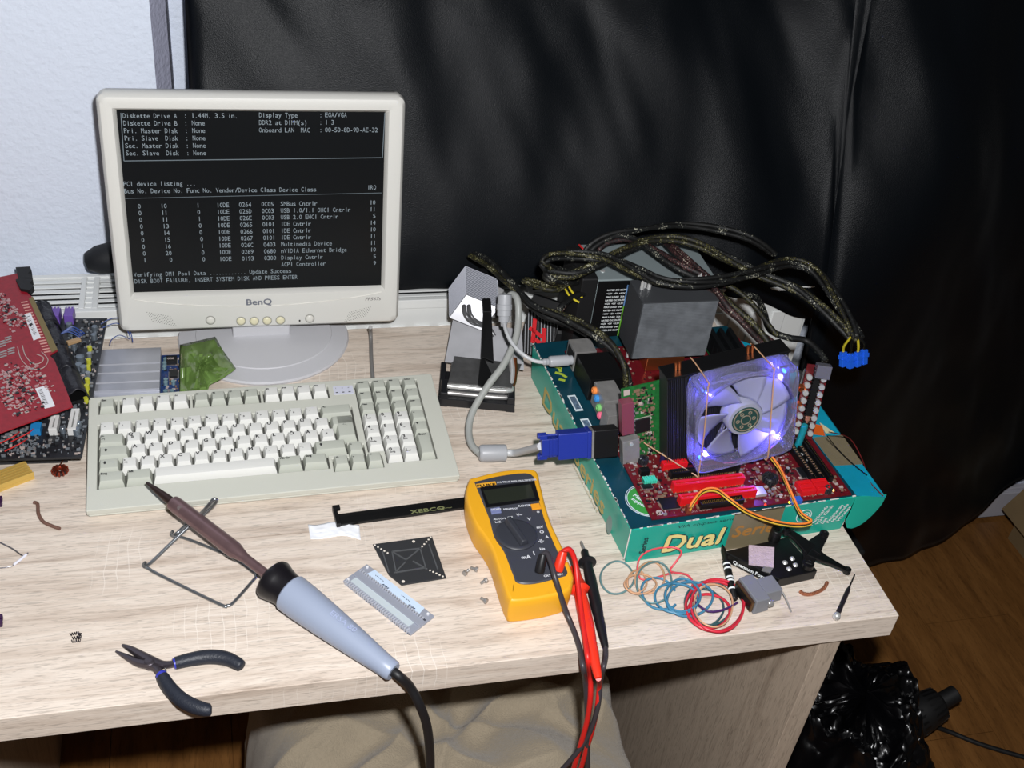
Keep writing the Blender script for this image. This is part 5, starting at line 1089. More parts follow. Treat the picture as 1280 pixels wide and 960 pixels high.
mb = MB(); mb.tube(path([(180, 708, .005), (188, 704, .003), (214, 679, .010), (236, 658, .018), (252, 645, .022), (264, 634, .034), (271, 626, .050), (267, 624, .053), (262, 630, .046), (248, 645, .022), (234, 655, .012), (222, 666, .004), (216, 670, .005)]), .0019, 8, 4); mb.out('rest_wire', M_wst, st_d, smooth=60)

# ================================================================== PLIERS
M_pst = mat('plier_steel', (84, 78, 84), .35, metal=.7); M_grip = mat('plier_grip', (34, 38, 48), .5, bump=.3, bscale=400); M_gblue = mat('grip_blue', (50, 56, 170), .4)
pl = thing('pliers', 'open long nosed pliers with dark grips and blue bands on the front left desk', 'pliers', T(*at(192, 830, 0)))
def taper(pts, r0, r1, flat=1): return lambda t: r0 + (r1 - r0) * t
mb = MB(); mb.tube(path([(153, 806, .006), (163, 811, .006), (178, 820, .006), (190, 826, .006), (205, 831, .006), (222, 829, .0065)]), lambda t: .0011 + .0046 * math.sin(min(1, t * 1.9) * PI / 2) - .0022 * max(0, t - .55) * 2, 8, 4, flat=.8); mb.out('jaw', M_pst, pl, smooth=50)
mb = MB(); mb.tube(path([(145, 814, .004), (158, 821, .0045), (172, 828, .0045), (186, 831, .005), (196, 836, .005), (204, 847, .006)]), lambda t: .0011 + .0046 * math.sin(min(1, t * 1.7) * PI / 2) - .0022 * max(0, t - .6) * 2, 8, 4, flat=.8); mb.out('jaw', M_pst, pl, smooth=50)
mb = MB(T(*at(187, 826, .010))); mb.lathe([(.0052, -.008), (.0052, .0), (.0044, .0006), (.001, .0006)], 16); mb.out('pivot', M_pst, pl, smooth=40)
for pts, bp in (([(219, 829, .0068), (240, 824, .0068), (262, 821, .0068), (282, 823, .0068), (296, 829, .0068), (303, 834, .0066)], [(217, 830, .0066), (223, 828, .0068)]), ([(203, 846, .0068), (212, 860, .0068), (226, 874, .0068), (243, 883, .0068), (257, 887, .0068), (265, 887, .0066)], [(201, 843, .0066), (207, 852, .0068)])):
    mb = MB(); mb.tube(path(pts), lambda t: .0048 + .0022 * math.sin(PI * min(1, t * .9 + .1)) ** .7 - .002 * max(0, t - .93) / .07, 12, 6); gr = mb.out('grip', M_grip, pl, smooth=60)
    mb = MB(); mb.tube(path(bp), .0052, 12, 1); mb.out('blue_band', M_gblue, gr, smooth=50)
mb = MB(); mb.tube(path([(205, 832, .005), (208, 840, .0055), (204, 846, .005)]), .0006, 6); mb.out('return_spring', M_sil, pl, smooth=60)

# ================================================================== STRIP, PAPER, PLATE, COMB, SCREWS
sa, sb_, sc_ = at(425, 656, .003), at(600, 632, .003), at(429, 643, .003); SX = frame(sa, sb_ - sa, sc_ - sa); sL = (sb_ - sa).length; sW = (sc_ - sa).length * 1.0
ss = thing('slot_cover', 'long narrow black metal strip running under the yellow multimeter', 'strip', SX)
mb = MB(SX); mb.box(0, sL, 0, sW, -.003, -.0018); mb.box(0, sL, 0, .0012, -.003, .0005); mb.box(0, sL, sW - .0012, sW, -.003, .0005); mb.out('strip_channel', M_blk, ss, bevel=.0003)
mb = MB(SX); mb.box(-.004, .0005, -.0015, sW + .009, -.003, .004); mb.box(-.004, .004, sW + .003, sW + .009, .002, .006); mb.out('end_tab', M_blk, ss, bevel=.0005)
mb = MB(SX); put_text(mb, 'XEBCO', T(.080, .0035, -.0016), .0075, 1.6, bold=.0003); put_text(mb, 'x~', T(.112, .0025, -.0016), .009, 1.6); mb.out('scribble', mat('scribble_green', (120, 124, 84), .5), ss)
mb = MB(); pq = [(385, 656), (420, 652), (449, 655), (450, 677), (420, 671), (389, 674)]
def pf(u, v):
    a = Vector((385 + 64 * u, 655.5 - 2 * math.sin(u * 3) + 1.5 * math.sin(u * 9), 0)); b_ = Vector((388 + 63 * u, 674 + 1.6 * math.sin(u * 7) - 3 * math.sin(PI * u), 0)); p = a.lerp(b_, v)
    return at(p.x, p.y, .0006 + .0022 * abs(noise.noise(Vector((u * 7, v * 4, 1)))))
mb.sheet(pf, 24, 10); o = mb.out('paper_scrap', mat('tissue_white', (236, 238, 242), .8), solid=.0003, smooth=60); tag(o, 'small crumpled white paper scrap at the left end of the black strip', 'paper')
pa_, pb_, pc_ = at(466, 680, .0035), at(540, 670, .0035), at(487, 722, .0035)
QM = frame(pa_, pb_ - pa_, pa_ - pc_); QMi = QM.inverted()
def ql(px, py): q_ = QMi @ at(px, py, .0035); return q_.x, q_.y
bpl = thing('backplate', 'square black plate with diagonal rows of holes lying above the silver comb', 'plate', QM)
O_ = [ql(466, 680), ql(540, 670), ql(558, 722), ql(502, 731), ql(486, 718)]
mb = MB(QM); mb.prism(O_[::-1], -.0018, 0); mb.out('plate', mat('plate_black', (50, 51, 53), .45), bpl, bevel=.0005)
mb = MB(QM)
for seq in (((466, 680), (487, 693), 5), ((540, 670), (526, 685), 5), ((556, 722), (535, 712), 5), ((486, 726), (497, 714), 2)):
    for i in range(seq[2]):
        t = .12 + .8 * i / max(1, seq[2] - 1) * .95; px = seq[0][0] + (seq[1][0] - seq[0][0]) * t; py = seq[0][1] + (seq[1][1] - seq[0][1]) * t
        x, y = ql(px, py); mb.cyl(x, y, .0001, .0004, .0011, 10)
for px, py in ((517, 677), (504, 727)): x, y = ql(px, py); mb.cyl(x, y, .0001, .0004, .0017, 12)
mb.out('bright_holes', mat('hole_cream', (222, 214, 202), .6), bpl, kind='stuff')
mb = MB(QM)
def qb(a, b_, w): mb.bar((*ql(*a), .0006), (*ql(*b_), .0006), w, .0012)
for a, b_ in (((490, 690), (525, 686)), ((525, 686), (532, 710)), ((532, 710), (495, 716)), ((495, 716), (490, 690)), ((478, 690), (486, 716)), ((536, 681), (547, 712)), ((508, 700), (527, 685)), ((507, 703), (493, 717)), ((490, 690), (507, 700)), ((516, 702), (534, 712))): qb(a, b_, .0013)
mb.out('raised_rib', mat('rib_grey', (84, 86, 88), .4), bpl)
ca, cb_, cc_ = at(429, 724, .005), at(514, 791, .005), at(457, 702, .005); CMx = frame(ca, cb_ - ca, cc_ - ca); cL, cW = (cb_ - ca).length, (cc_ - ca).length
cmb = thing('comb_heatsink', 'silver toothed heatsink strip with a pale blue label below the square black plate', 'heatsink', CMx)
M_cs = mat('comb_silver', (158, 162, 174), .4, metal=.2)
mb = MB(CMx); mb.box(0, cL, 0, cW, -.005, -.002); mb.box(.001, cL - .001, cW * .36, cW * .62, -.002, -.0005); mb.out('plate', M_cs, cmb, bevel=.0004)
mb = MB(CMx); mb.box(.006, cL - .008, cW * .14, cW * .36, -.002, -.0014); mb.out('pale_bar', mat('bar_pale', (186, 196, 200), .45), cmb)
mb = MB(CMx); mb.box(.002, cL - .002, -.0006, .003, -.0049, -.0042); mb.box(.002, cL - .002, cW * .60 - .0004, cW * .60 + .0034, -.0020, -.0016); mb.out('tooth_gap_shade', mat('gap_shade', (60, 62, 70), .6), cmb)  # added dark strips that paint the shade between the teeth
mb = MB(CMx); nt_ = 30
for i in range(nt_):
    x = .003 + i * (cL - .006) / nt_; mb.box(x, x + .0015, -.0012, .0030, -.005, .0002); mb.box(x, x + .0015, cW * .60, cW * .60 + .003, -.002, .0006)
mb.out('teeth', mat('tooth_pale', (186, 190, 200), .4, metal=.2), cmb, kind='stuff')
mb = MB(CMx); mb.add([(.010, cW * .68, -.0016), (cL - .012, cW * .68, -.0016), (cL - .014, cW * 1.0, -.0016), (.012, cW * 1.0, -.0016)], [(0, 1, 2, 3)]); lb_ = mb.out('label_strip', mat('label_paleblue', (196, 214, 234), .4), cmb)
mb = MB(CMx @ T(0, 0, -.0013))
for i in range(2):
    for k_ in range(7): mb.bar((.018 + i * .038 + k_ * .0018, cW * .86, 0), (.0192 + i * .038 + k_ * .0018, cW * (.84 + .02 * (k_ % 2)), 0), .0006, .0002)
    for k_ in range(4): mb.bar((.032 + i * .038 + k_ * .0022, cW * .72, 0), (.0335 + i * .038 + k_ * .0022, cW * .78, 0), .0011, .0002)
mb.out('label_print', mat('ink_dark', (30, 34, 60), .5), lb_)
for x, y in ((.004, cW * .9), (.003, cW * .12), (cL - .006, cW * .9)):
    mb = MB(CMx @ T(x, y, -.002)); mb.cyl(0, 0, 0, .0014, .0014, 10); mb.out('peg', mat('peg_white', (225, 225, 228), .5), cmb)
def screw(px, py, a, lb):
    q = at(px, py, .0028); M0 = T(q.x, q.y, .0030) @ RZ(a) @ RY(PI / 2)
    t_ = thing('screw', lb, 'screw', T(q.x, q.y, 0), 'loose screws left of the multimeter')
    mb = MB(M0); mb.lathe([(.0016, -.004), (.0030, -.0038), (.0030, -.0016), (.0024, -.0008), (.0014, -.0006)], 12); mb.out('head', M_tin, t_, smooth=40)
    mb = MB(M0); mb.lathe([(v, -.0006 + i * .0005) for i, v in enumerate([.0014, .0018] * 5 + [.001])], 10); mb.out('thread', M_tin, t_, smooth=40)
screw(583, 715, .7, 'silver screw lying left in the touching pair beside the multimeter'); screw(593, 711, 2.6, 'silver screw lying right in the touching pair beside the multimeter'); screw(605, 727, 3.6, 'silver screw just below the touching pair'); screw(605, 750, 2.3, 'silver screw nearest the desk front, by the multimeter corner')

# ================================================================== MULTIMETER
MH = .034
ma, mb_ = at(627, 591, MH), at(677, 748, MH * .9)
MX = frame(Vector((mb_.x, mb_.y, 0)), (Vector((ma.x, ma.y, 0)) - Vector((mb_.x, mb_.y, 0))).cross(Vector((0, 0, 1))), Vector((ma.x - mb_.x, ma.y - mb_.y, 0)))
ML = (Vector((ma.x, ma.y, 0)) - Vector((mb_.x, mb_.y, 0))).length; MXi = MX.inverted()
def ml(px, py, z=MH): q_ = MXi @ at(px, py, z); return q_.x, q_.y
dmm = thing('multimeter', 'yellow and dark grey handheld multimeter lying beside the teal carton', 'multimeter', MX @ T(0, ML / 2, 0))
M_yel = mat('holster_yellow', (232, 168, 34), .45, bump=.08, bscale=1500); M_dgr = mat('meter_grey', (62, 64, 72), .45)
out_px = [(586, 599), (628, 589), (668, 588), (676, 606), (682, 630), (690, 655), (704, 685), (716, 715), (717, 728), (710, 741), (678, 750), (642, 754), (634, 748), (627, 730), (614, 690), (603, 671), (592, 655), (583, 630), (582, 612)]
O0 = [ml(*p, MH * .92) for p in out_px]; cx_ = sum(p[0] for p in O0) / len(O0); cy_ = sum(p[1] for p in O0) / len(O0)
OS = smooth_path([Vector((*p, 0)) for p in O0 + [O0[0]]], 5)[:-1]
def inset(P, d):
    out_ = []; n = len(P); ar_ = sum(P[i].x * P[(i + 1) % n].y - P[(i + 1) % n].x * P[i].y for i in range(n))
    for i in range(n):
        t = (P[(i + 1) % n] - P[i - 1]).normalized(); nr = Vector((t.y, -t.x, 0)); 
        if ar_ > 0: nr = -nr
        out_.append(P[i] + nr * d)
    return out_
def atz(P, z): return [(p.x, p.y, z) for p in P]
mb = MB(MX); rg = [atz(inset(OS, .004), 0), atz(inset(OS, .0015), .002), atz(inset(OS, .0005), .012), atz(OS, MH - .010), atz(inset(OS, .0008), MH - .003), atz(inset(OS, .0018), MH - .0012), atz(inset(OS, .0030), MH - .0002), atz(inset(OS, .0038), MH)]
loops(mb, rg); k = len(OS); mb.f.append(tuple(range(k))[::-1]); mb.mi.append(0); cc = MX.inverted() @ (sum((mb.v[i_] for i_ in range(7 * k, 8 * k)), Vector()) / k); mb.add([MXi @ mb.v[i_] for i_ in range(7 * k, 8 * k)] + [cc], [(i_, (i_ + 1) % k, k) for i_ in range(k)]); mb.out('holster', M_yel, dmm, smooth=45)
face_px = [(593, 603), (628, 595), (663, 593), (670, 612), (676, 635), (684, 660), (697, 690), (708, 712), (708, 719), (700, 722), (668, 730), (647, 729), (641, 718), (630, 690), (618, 672), (612, 650), (604, 630)]
FP = smooth_path([Vector((*ml(*p), 0)) for p in face_px + [face_px[0]]], 4)[:-1]
mb = MB(MX); loops(mb, [atz(FP, MH - .004), atz(FP, MH + .0006), atz(inset(FP, .0012), MH + .0016)]); k = len(FP); cc = MXi @ (sum((mb.v[i_] for i_ in range(2 * k, 3 * k)), Vector()) / k); mb.add([MXi @ mb.v[i_] for i_ in range(2 * k, 3 * k)] + [cc], [(i_, (i_ + 1) % k, k) for i_ in range(k)]); mb.out('face', M_dgr, dmm, smooth=35)
MT = MH + .0016
def quad(pts, z0, z1, name, m, par=dmm, bev=.0004, label=None):
    P = [ml(*p, z1) for p in pts]; mb = MB(MX); mb.prism(P, z0, z1); return mb.out(name, m, par, bevel=bev, label=label)
quad([(600, 609), (668, 601), (675, 625), (608, 634)], MT - .0005, MT + .0007, 'display_bezel', mat('bezel_black', (18, 18, 20), .3))
dsp = quad([(604, 613), (663, 605.5), (669, 622), (611, 630)], MT, MT + .0009, 'display', mat('lcd_olive', (40, 44, 36), .15, spec=.6), bev=0)
quad([(612.5, 635.5), (624.5, 633.5), (627, 640), (614.5, 642)], MT, MT + .002, 'hold_button', mat('button_slate', (120, 128, 168), .4))
quad([(663, 630), (674, 628.5), (676.5, 635), (665.5, 636.5)], MT, MT + .002, 'shift_button', mat('button_amber', (240, 160, 40), .4))
quad([(595, 605), (619, 601.5), (620.5, 605.5), (596.5, 609.5)], MT, MT + .0004, 'brand_badge', mat('badge_yellow', (232, 168, 50), .4), bev=0)
dx, dy = ml(645.5, 667.5, MT + .002); mb = MB(MX @ T(dx, dy, MT)); mb.lathe([(.0225, -.001), (.0225, .0016), (.0215, .0026), (.019, .0030), (.001, .0030)], 40); dial = mb.out('dial', mat('dial_grey', (52, 54, 61), .45), dmm, smooth=40)
mb = MB(MX @ T(dx, dy, MT + .003) @ RZ(math.radians(14))); mb.frus(-.0055, .0055, -.0185, .0205, 0, -.0028, .0028, -.018, .020, .0065); mb.out('dial_grip', mat('dial_grey', (52, 54, 61), .45), dial, bevel=.0012, smooth=40)
pr_ = MB(MX); 
def mt(s, px, py, sz, sx=1, rot=0, z=MT + .0003): x, y = ml(px, py, MT); put_text(pr_, s, T(x, y, z) @ RZ(rot), sz, sx, bold=sz * .03)
mt('115 TRUE RMS MULTIMETER', 621, 604.5, .0038, .98); mt('MIN MAX', 629.5, 638, .0038); mt('RANGE', 648, 634, .0042); mt('HOLD', 614.5, 640, .0038, z=MT + .0022)
mt('OFF', 634.5, 648, .0035); mt('V~', 646, 645.5, .0055); mt('V', 660, 651, .0065); mt('mV', 671, 661, .0055); mt('O', 675, 667, .0060); mt('-||-', 673, 678, .0055); mt('A', 682, 673, .0055); mt('Hz', 675, 688, .0050); mt('AUTO-V', 617, 650.5, .0038); mt('LoZ', 619, 654, .0038); mt('mA', 652, 699, .0065, 1.1); mt('I', 667, 694, .0075); mt('COM', 670, 711, .0045); mt('VO', 703, 703, .0050); mt('CAT III 600V', 680, 721.5, .0038); mt('*', 672, 643, .007)
pr_.out('face_lettering', mat('meter_print', (214, 216, 220), .5), dmm)
pr2 = MB(MX); x, y = ml(596.5, 609, MT + .0004); put_text(pr2, 'FLUKE', T(x, y, MT + .0005) @ RZ(.02), .0052, 1.45, bold=.0003); pr2.out('brand_lettering', M_blk, dmm)
# plugs and leads
M_lb = mat('lead_black', (24, 24, 27), .42); M_lr = mat('lead_red', (206, 36, 32), .4); M_lr2 = mat('probe_red', (232, 52, 30), .38); M_lgr = mat('lead_grey', (58, 54, 58), .4)
def rod(mbx, p, q_, prof, n=18):
    a_ = q_ - p; M_ = Matrix.Translation(p) @ a_.to_track_quat('Z', 'Y').to_matrix().to_4x4(); mbx.add(*_lathe(prof, a_.length, n), M=M_)
def _lathe(prof, L, n):
    t_ = MB(); t_.lathe([(r, z * L) for r, z in prof], n); return t_.v, t_.f
bl = thing('test_lead', 'black test lead plugged into the multimeter and hanging over the desk edge', 'test lead', T(*at(700, 760, 0)))
mb = MB(); rod(mb, at(674, 716, MT + .0005), at(679, 693, MT + .016), [(.0046, 0), (.0052, .08), (.0050, .7), (.0042, 1.0), (.002, 1.05)]); mb.out('plug', M_lb, bl, smooth=40)
mb = MB(); mb.tube([at(678, 694, MT + .015), at(684, 692, MT + .018), at(689, 704, MT + .016), at(694, 722, MT + .010), at(701, 745, .030), at(709, 768, .010), at(718, 790, .0035), at(725, 812, .003), at(729, 835, .003), aty(731.5, 850, -.006), aty(733.5, 880, -.010), aty(734.5, 930, -.012), aty(735, 985, -.012)], .0029, 10, 6); mb.out('wire', M_lgr, bl, smooth=60)
rlq = thing('test_lead', 'red test lead plugged into the multimeter and hanging over the desk edge', 'test lead', T(*at(724, 760, 0)))
mb = MB(); rod(mb, at(697, 714, MT + .0005), at(704, 690, MT + .016), [(.0048, 0), (.0054, .08), (.0052, .7), (.0044, 1.0), (.002, 1.06)]); mb.out('plug', M_lr2, rlq, smooth=40)
mb = MB(); mb.tube([at(703, 690, MT + .015), at(712, 687, MT + .016), at(719, 702, .040), at(722, 728, .026), at(726, 760, .016), at(731, 795, .012), at(735, 825, .0085), aty(737.5, 845, -.004), aty(738, 870, -.012), aty(734, 900, -.016), aty(726, 930, -.018), aty(716, 965, -.018), aty(708, 1000, -.018)], .0029, 10, 6); mb.out('wire', M_lr, rlq, smooth=60)
PRF = [(.0030, 0), (.0040, .01), (.0042, .12), (.0098, .125), (.0102, .14), (.0055, .155), (.0052, .19), (.0060, .3), (.0060, .6), (.0054, .68), (.0050, .70), (.0054, .72), (.0050, .74), (.0052, .78), (.0034, .99), (.0028, 1.0)]
bp = thing('test_probe', 'black test probe with bare metal tip lying right of the red one', 'test probe', T(*at(745, 750, 0)))
a_, b_ = at(730.5, 688, .010), at(757, 810, .0065)
mb = MB(); rod(mb, a_, b_, PRF); mb.out('probe_body', M_lb, bp, smooth=40)
mb = MB(); rod(mb, at(726, 676, .010), a_, [(.0004, 0), (.0013, .15), (.0016, 1.0)], 10); mb.out('probe_tip', M_tin, bp, smooth=40)
mb = MB(); mb.tube([b_, at(757, 822, .006), at(754, 836, .0055), aty(751, 850, -.004), aty(747, 885, -.014), aty(735, 920, -.018), aty(715, 948, -.02), aty(690, 975, -.02)], .0027, 10, 6); mb.out('wire', M_lgr, bp, smooth=60)
rp = thing('test_probe', 'bright red test probe lying under the red lead at the desk front', 'test probe', T(*at(738, 790, 0)))
a_, b_ = at(721, 722, .0105), at(748, 848, .0065)
mb = MB(); rod(mb, a_, b_, [(.0035, -.12), (.0050, -.11), (.0055, 0), (.0066, .04), (.0098, .115), (.0110, .13), (.0068, .16), (.0064, .2), (.0072, .3), (.0074, .5), (.0064, .64), (.0058, .66), (.0064, .68), (.0058, .70), (.0062, .74), (.0040, .98), (.003, 1.0)]); mb.out('probe_body', M_lr2, rp, smooth=40)
mb = MB(); mb.tube([b_, aty(749, 856, -.006), aty(747, 880, -.012), aty(741, 910, -.012), aty(732, 940, -.012), aty(722, 975, -.012)], .0028, 10, 6); mb.out('wire', M_lr, rp, smooth=60)

# ================================================================== WIRE LOOPS
def loop_px(cx, cy, rx, ry, n=40, z=.0015, wob=.6, t0=0, t1=1, seed=0, rot=0):
    rn_ = random.Random(seed); ph = rn_.uniform(0, 6); out_ = []
    for i in range(n + 1):
        a = 2 * PI * (t0 + (t1 - t0) * i / n); x, y = rx * math.cos(a), ry * math.sin(a); x, y = x * math.cos(rot) - y * math.sin(rot), x * math.sin(rot) + y * math.cos(rot)
        out_.append((cx + x + wob * math.sin(2 * a + ph), cy + y + wob * math.cos(3 * a + ph), z + .0012 * (1 + math.sin(2 * a + ph))))
    return out_
def coil_thing(lb, rgb, runs, r=.0008):
    r *= 1.4
    t_ = thing('wire_loop', lb, 'wire', T(*at(*runs[0][0][:2], 0)))
    for k, run in enumerate(runs):
        mb = MB(); mb.tube(path(run), r, 6, 3); mb.out('wire', mat('loop_%d_%d_%d' % rgb, rgb, .4), t_, smooth=60)
coil_thing('grey green wire loop at the left end of the coloured wires', (96, 130, 132), [loop_px(771, 722, 21, 20, seed=1, t0=.02, t1=.98), loop_px(818, 728, 22, 26, seed=2, z=.003)])
coil_thing('orange tan wire loops in the coloured wires', (206, 158, 122), [loop_px(800, 730, 20, 12, seed=3, z=.004), loop_px(812, 722, 18, 20, seed=4, z=.002, rot=.4), loop_px(796, 727, 12, 14, seed=14, z=.003), loop_px(892, 757, 24, 27, seed=5, z=.006)], .0008)
coil_thing('pink wire bent upward against the carton front', (222, 80, 92), [[(862, 738, .002), (866, 728, .003), (858, 718, .004), (838, 714, .006), (845, 702, .015), (852, 690, .02), (840, 684, .02), (815, 687, .018), (800, 697, .010), (797, 715, .004), (806, 725, .002), (840, 716, .002)]])
coil_thing('blue wire loops in the middle of the coloured wires', (66, 128, 160), [loop_px(846, 748, 27, 19, seed=6, z=.004, rot=.15), loop_px(862, 749, 29, 21, seed=7, z=.005, rot=-.2), loop_px(824, 742, 24, 18, seed=8, z=.003, rot=.6, t1=.85), loop_px(853, 744, 22, 20, seed=18, z=.006)], .0010)
coil_thing('red wire loops at the right end of the coloured wires', (206, 44, 62), [loop_px(893, 758, 36, 31, seed=9, z=.004), loop_px(897, 757, 33, 33, seed=10, z=.006), loop_px(886, 764, 26, 21, seed=11, z=.003)], .0011)
coil_thing('dark green wire loop inside the red loops', (54, 88, 92), [loop_px(886, 754, 30, 27, seed=12, z=.002), loop_px(880, 760, 24, 23, seed=13, z=.0025)], .0009)
coil_thing('short purple wire crossing the red loops', (70, 40, 96), [[(868, 752, .006), (885, 764, .007), (905, 762, .007), (922, 753, .006)]], .0009)
q = at(853, 722, .004); mb = MB(T(q.x, q.y, 0)); mb.lathe([(.0038, 0), (.0038, .003), (.0028, .004)], 12); mb.box(-.001, .001, -.005, .001, .004, .006); o = mb.out('clear_clip', mat('clip_clear', (206, 206, 210), .2, trans=.4)); tag(o, 'tiny clear plastic clip holding the coloured wires', 'clip')
# banded tube
a_, b_ = at(903, 681, .012), at(918, 750, .004); fb_ = thing('marker_tube', 'slim black and white banded tube beside the black cooler block', 'tube', T(*at(908, 712, 0)))
mb = MB(); rod(mb, a_, b_, [(.0008, 0), (.0028, .10), (.0030, .3), (.0042, .31), (.0042, .98), (.003, 1.0)]); mb.out('tube_body', M_blk, fb_, smooth=40)
for t in (.36, .44, .60, .66, .80): mb = MB(); p, q_ = a_.lerp(b_, t), a_.lerp(b_, t + .03); rod(mb, p, q_, [(.0042, 0), (.0044, .1), (.0044, .9), (.0042, 1)]); mb.out('white_band', M_wprint, fb_, smooth=40)

# ================================================================== BLACK COOLER BLOCK, X BRACKET, GREY PLUG, SMALL TOOLS
HZ = .014
B4 = [at(905, 689, HZ), at(984, 671, HZ), at(1022, 713, HZ), at(974, 724, HZ)]
qf = thing('cooler_block', 'flat black cooler block with a pink thermal pad in front of the carton', 'cooler', T(*at(965, 705, 0)))
mb = MB(); slab(mb, B4[::-1] if (B4[1] - B4[0]).cross(B4[3] - B4[0]).z < 0 else B4, HZ - .0002); mb.out('block_body', M_blk, qf, bevel=.001)
e0, e1 = B4[3], B4[0]; EM = frame(e1 + Vector((0, 0, -HZ)), e0 - e1, (0, 0, 1)); mb = MB(EM @ T(0, 0, .0008)); put_text(mb, 'Quantum Force', T(.013, .0045, 0), .0068, .95, bold=.0002); mb.out('block_lettering', M_wprint, qf)
mb = MB(); slab(mb, [at(936, 705, HZ + .0016), at(967, 709, HZ + .0016), at(968, 684, HZ + .0016), at(936, 681, HZ + .0016)], .0014); mb.out('thermal_pad', mat('pad_pink', (196, 176, 190), .7, var=.12, vscale=200, bump=.5, bscale=500), qf)
mb = MB(); slab(mb, [at(952, 713, HZ + .001), at(963, 716, HZ + .001), at(967, 709, HZ + .001), at(956, 705, HZ + .001)], .001); mb.out('pad_corner', mat('pad_grey', (120, 118, 116), .5), qf)
for px, py in ((981, 704), (990, 699), (994, 707), (986, 712)): q = at(px, py, HZ); mb = MB(T(*q)); mb.lathe([(.0026, 0), (.0032, .0012), (.0016, .003), (.0008, .0032)], 8); mb.out('solder_blob', M_sil, qf, smooth=40)
xb = thing('cross_bracket', 'black plastic cross shaped bracket with curved arms resting on the black block', 'bracket', T(*at(1015, 690, .015)))
XZ = .024; ctr = (1014, 688)
for pts, rr in (([(1014, 688, XZ), (1000, 676, XZ + .003), (990, 668, XZ + .006), (984, 664, XZ + .008)], (.010, .0042)), ([(1014, 688, XZ), (1022, 678, XZ), (1028, 672, XZ + .001), (1030, 668, XZ + .002)], (.011, .0046)), ([(1014, 688, XZ), (1026, 696, XZ - .002), (1042, 704, XZ - .008), (1059, 713, XZ - .016)], (.012, .0036)), ([(1014, 688, XZ), (1012, 697, XZ - .002), (1010, 706, XZ - .004)], (.011, .006))):
    P = smooth_path(path(pts), 6); mb = MB(); n_ = len(P); vs = []; 
    for i, p in enumerate(P):
        t = i / (n_ - 1); tg = (P[min(i + 1, n_ - 1)] - P[max(i - 1, 0)]).normalized(); sd = tg.cross(Vector((0, 0, 1))).normalized(); w = rr[1] + (rr[0] - rr[1]) * (1 - t) ** 2
        vs += [p + sd * w + Vector((0, 0, .0018)), p - sd * w + Vector((0, 0, .0018)), p - sd * w - Vector((0, 0, .0018)), p + sd * w - Vector((0, 0, .0018))]
    mb.add(vs, [(4 * i + j, 4 * i + (j + 1) % 4, 4 * i + 4 + (j + 1) % 4, 4 * i + 4 + j) for i in range(n_ - 1) for j in range(4)] + [(3, 2, 1, 0), tuple(4 * n_ - 4 + j for j in range(4))]); mb.out('arm', M_blk, xb, bevel=.0008)
    q = P[-1]; mb = MB(T(*q)); mb.lathe([(rr[1] + .0006, -.003), (rr[1] + .0006, .0025), (rr[1] * .7, .003), (rr[1] * .5, .001)], 16); mb.out('arm_end', M_blk, xb, smooth=40)
kq = at(972, 661, .030); mb = MB(T(kq.x, kq.y, .012)); mb.lathe([(.0060, 0), (.0066, .001), (.0066, .016), (.0058, .017), (.0034, .017), (.0030, .010)], 20); o = mb.out('round_foot', M_blk, smooth=40); tag(o, 'small black round rubber foot against the carton front', 'cap')
g0, g1 = at(942, 741, .012), at(972, 733, .012); GX = frame(g0, g1 - g0, (0, 1, 0)); gx = thing('grey_plug', 'grey angular plug with dark mouth and silver screws near the wire loops', 'plug', T(g0.x, g0.y, 0))
M_gp = mat('plug_grey', (122, 124, 130), .42)
mb = MB(GX); mb.frus(-.010, .009, -.019, .019, -.0105, -.009, .008, -.018, .018, .008); mb.out('plug_head', M_gp, gx, bevel=.001)
mb = MB(GX); mb.frus(.008, .030, -.0115, .0125, -.0095, .008, .029, -.0105, .0115, .007); mb.out('plug_body', M_gp, gx, bevel=.001)
mb = MB(GX); mb.box(-.0135, -.010, -.0165, .0165, -.0085, .006); mb.out('brass_mouth', mat('brass_rim', (110, 84, 54), .35, metal=.7), gx, bevel=.0006)
mb = MB(GX); mb.box(-.0139, -.0135, -.0145, .0145, -.0065, .004); mb.out('mouth_opening', M_blk, gx)
for x, y in ((.006, .0195), (.010, -.018)):
    mb = MB(GX @ T(x, y, 0) @ RY(PI / 2)); mb.lathe([(.0030, -.004), (.0038, -.003), (.0038, .002), (.0026, .003)], 12); mb.out('thumb_screw', M_tin, gx, smooth=40)
mb = MB(); mb.tube(path([(978, 740, .010), (984, 752, .006), (989, 765, .002)]), .0009, 8, 2); mb.out('wire_pin', M_tin, gx, smooth=60)
strip('copper_strip', [(1000, 739), (1004, 742), (1012, 743), (1022, 740), (1030, 735), (1034, 728)], .0021, mat('copper_braid', (176, 110, 80), .35, metal=.6, bump=1, bscale=900), 'short curved copper braid strip left of the small screwdriver', 'strip', .0022)
a_, b_ = at(1069, 717, .002), at(1046, 770, .005); sd_ = thing('small_screwdriver', 'tiny dark screwdriver with silver end near the right desk corner', 'screwdriver', T(*at(1056, 748, 0)))
mb = MB(); rod(mb, a_, b_, [(.0003, 0), (.0009, .05), (.0010, .30), (.0016, .33), (.0016, .38)]); mb.out('blade', mat('blade_dark', (60, 50, 56), .3, metal=.7), sd_, smooth=40)
mb = MB(); rod(mb, a_, b_, [(.0014, .34), (.0022, .37), (.0026, .42), (.0027, .72), (.0021, .74), (.0026, .76), (.0028, .90), (.002, .92)]); mb.out('handle', mat('driver_black', (34, 30, 36), .35), sd_, smooth=40)
mb = MB(T(b_.x, b_.y, .0046)); mb.lathe([(.001, -.0044), (.0034, -.0034), (.0044, 0), (.0034, .0034), (.001, .0044)], 16); mb.out('end_cap', M_sil, sd_, smooth=60)

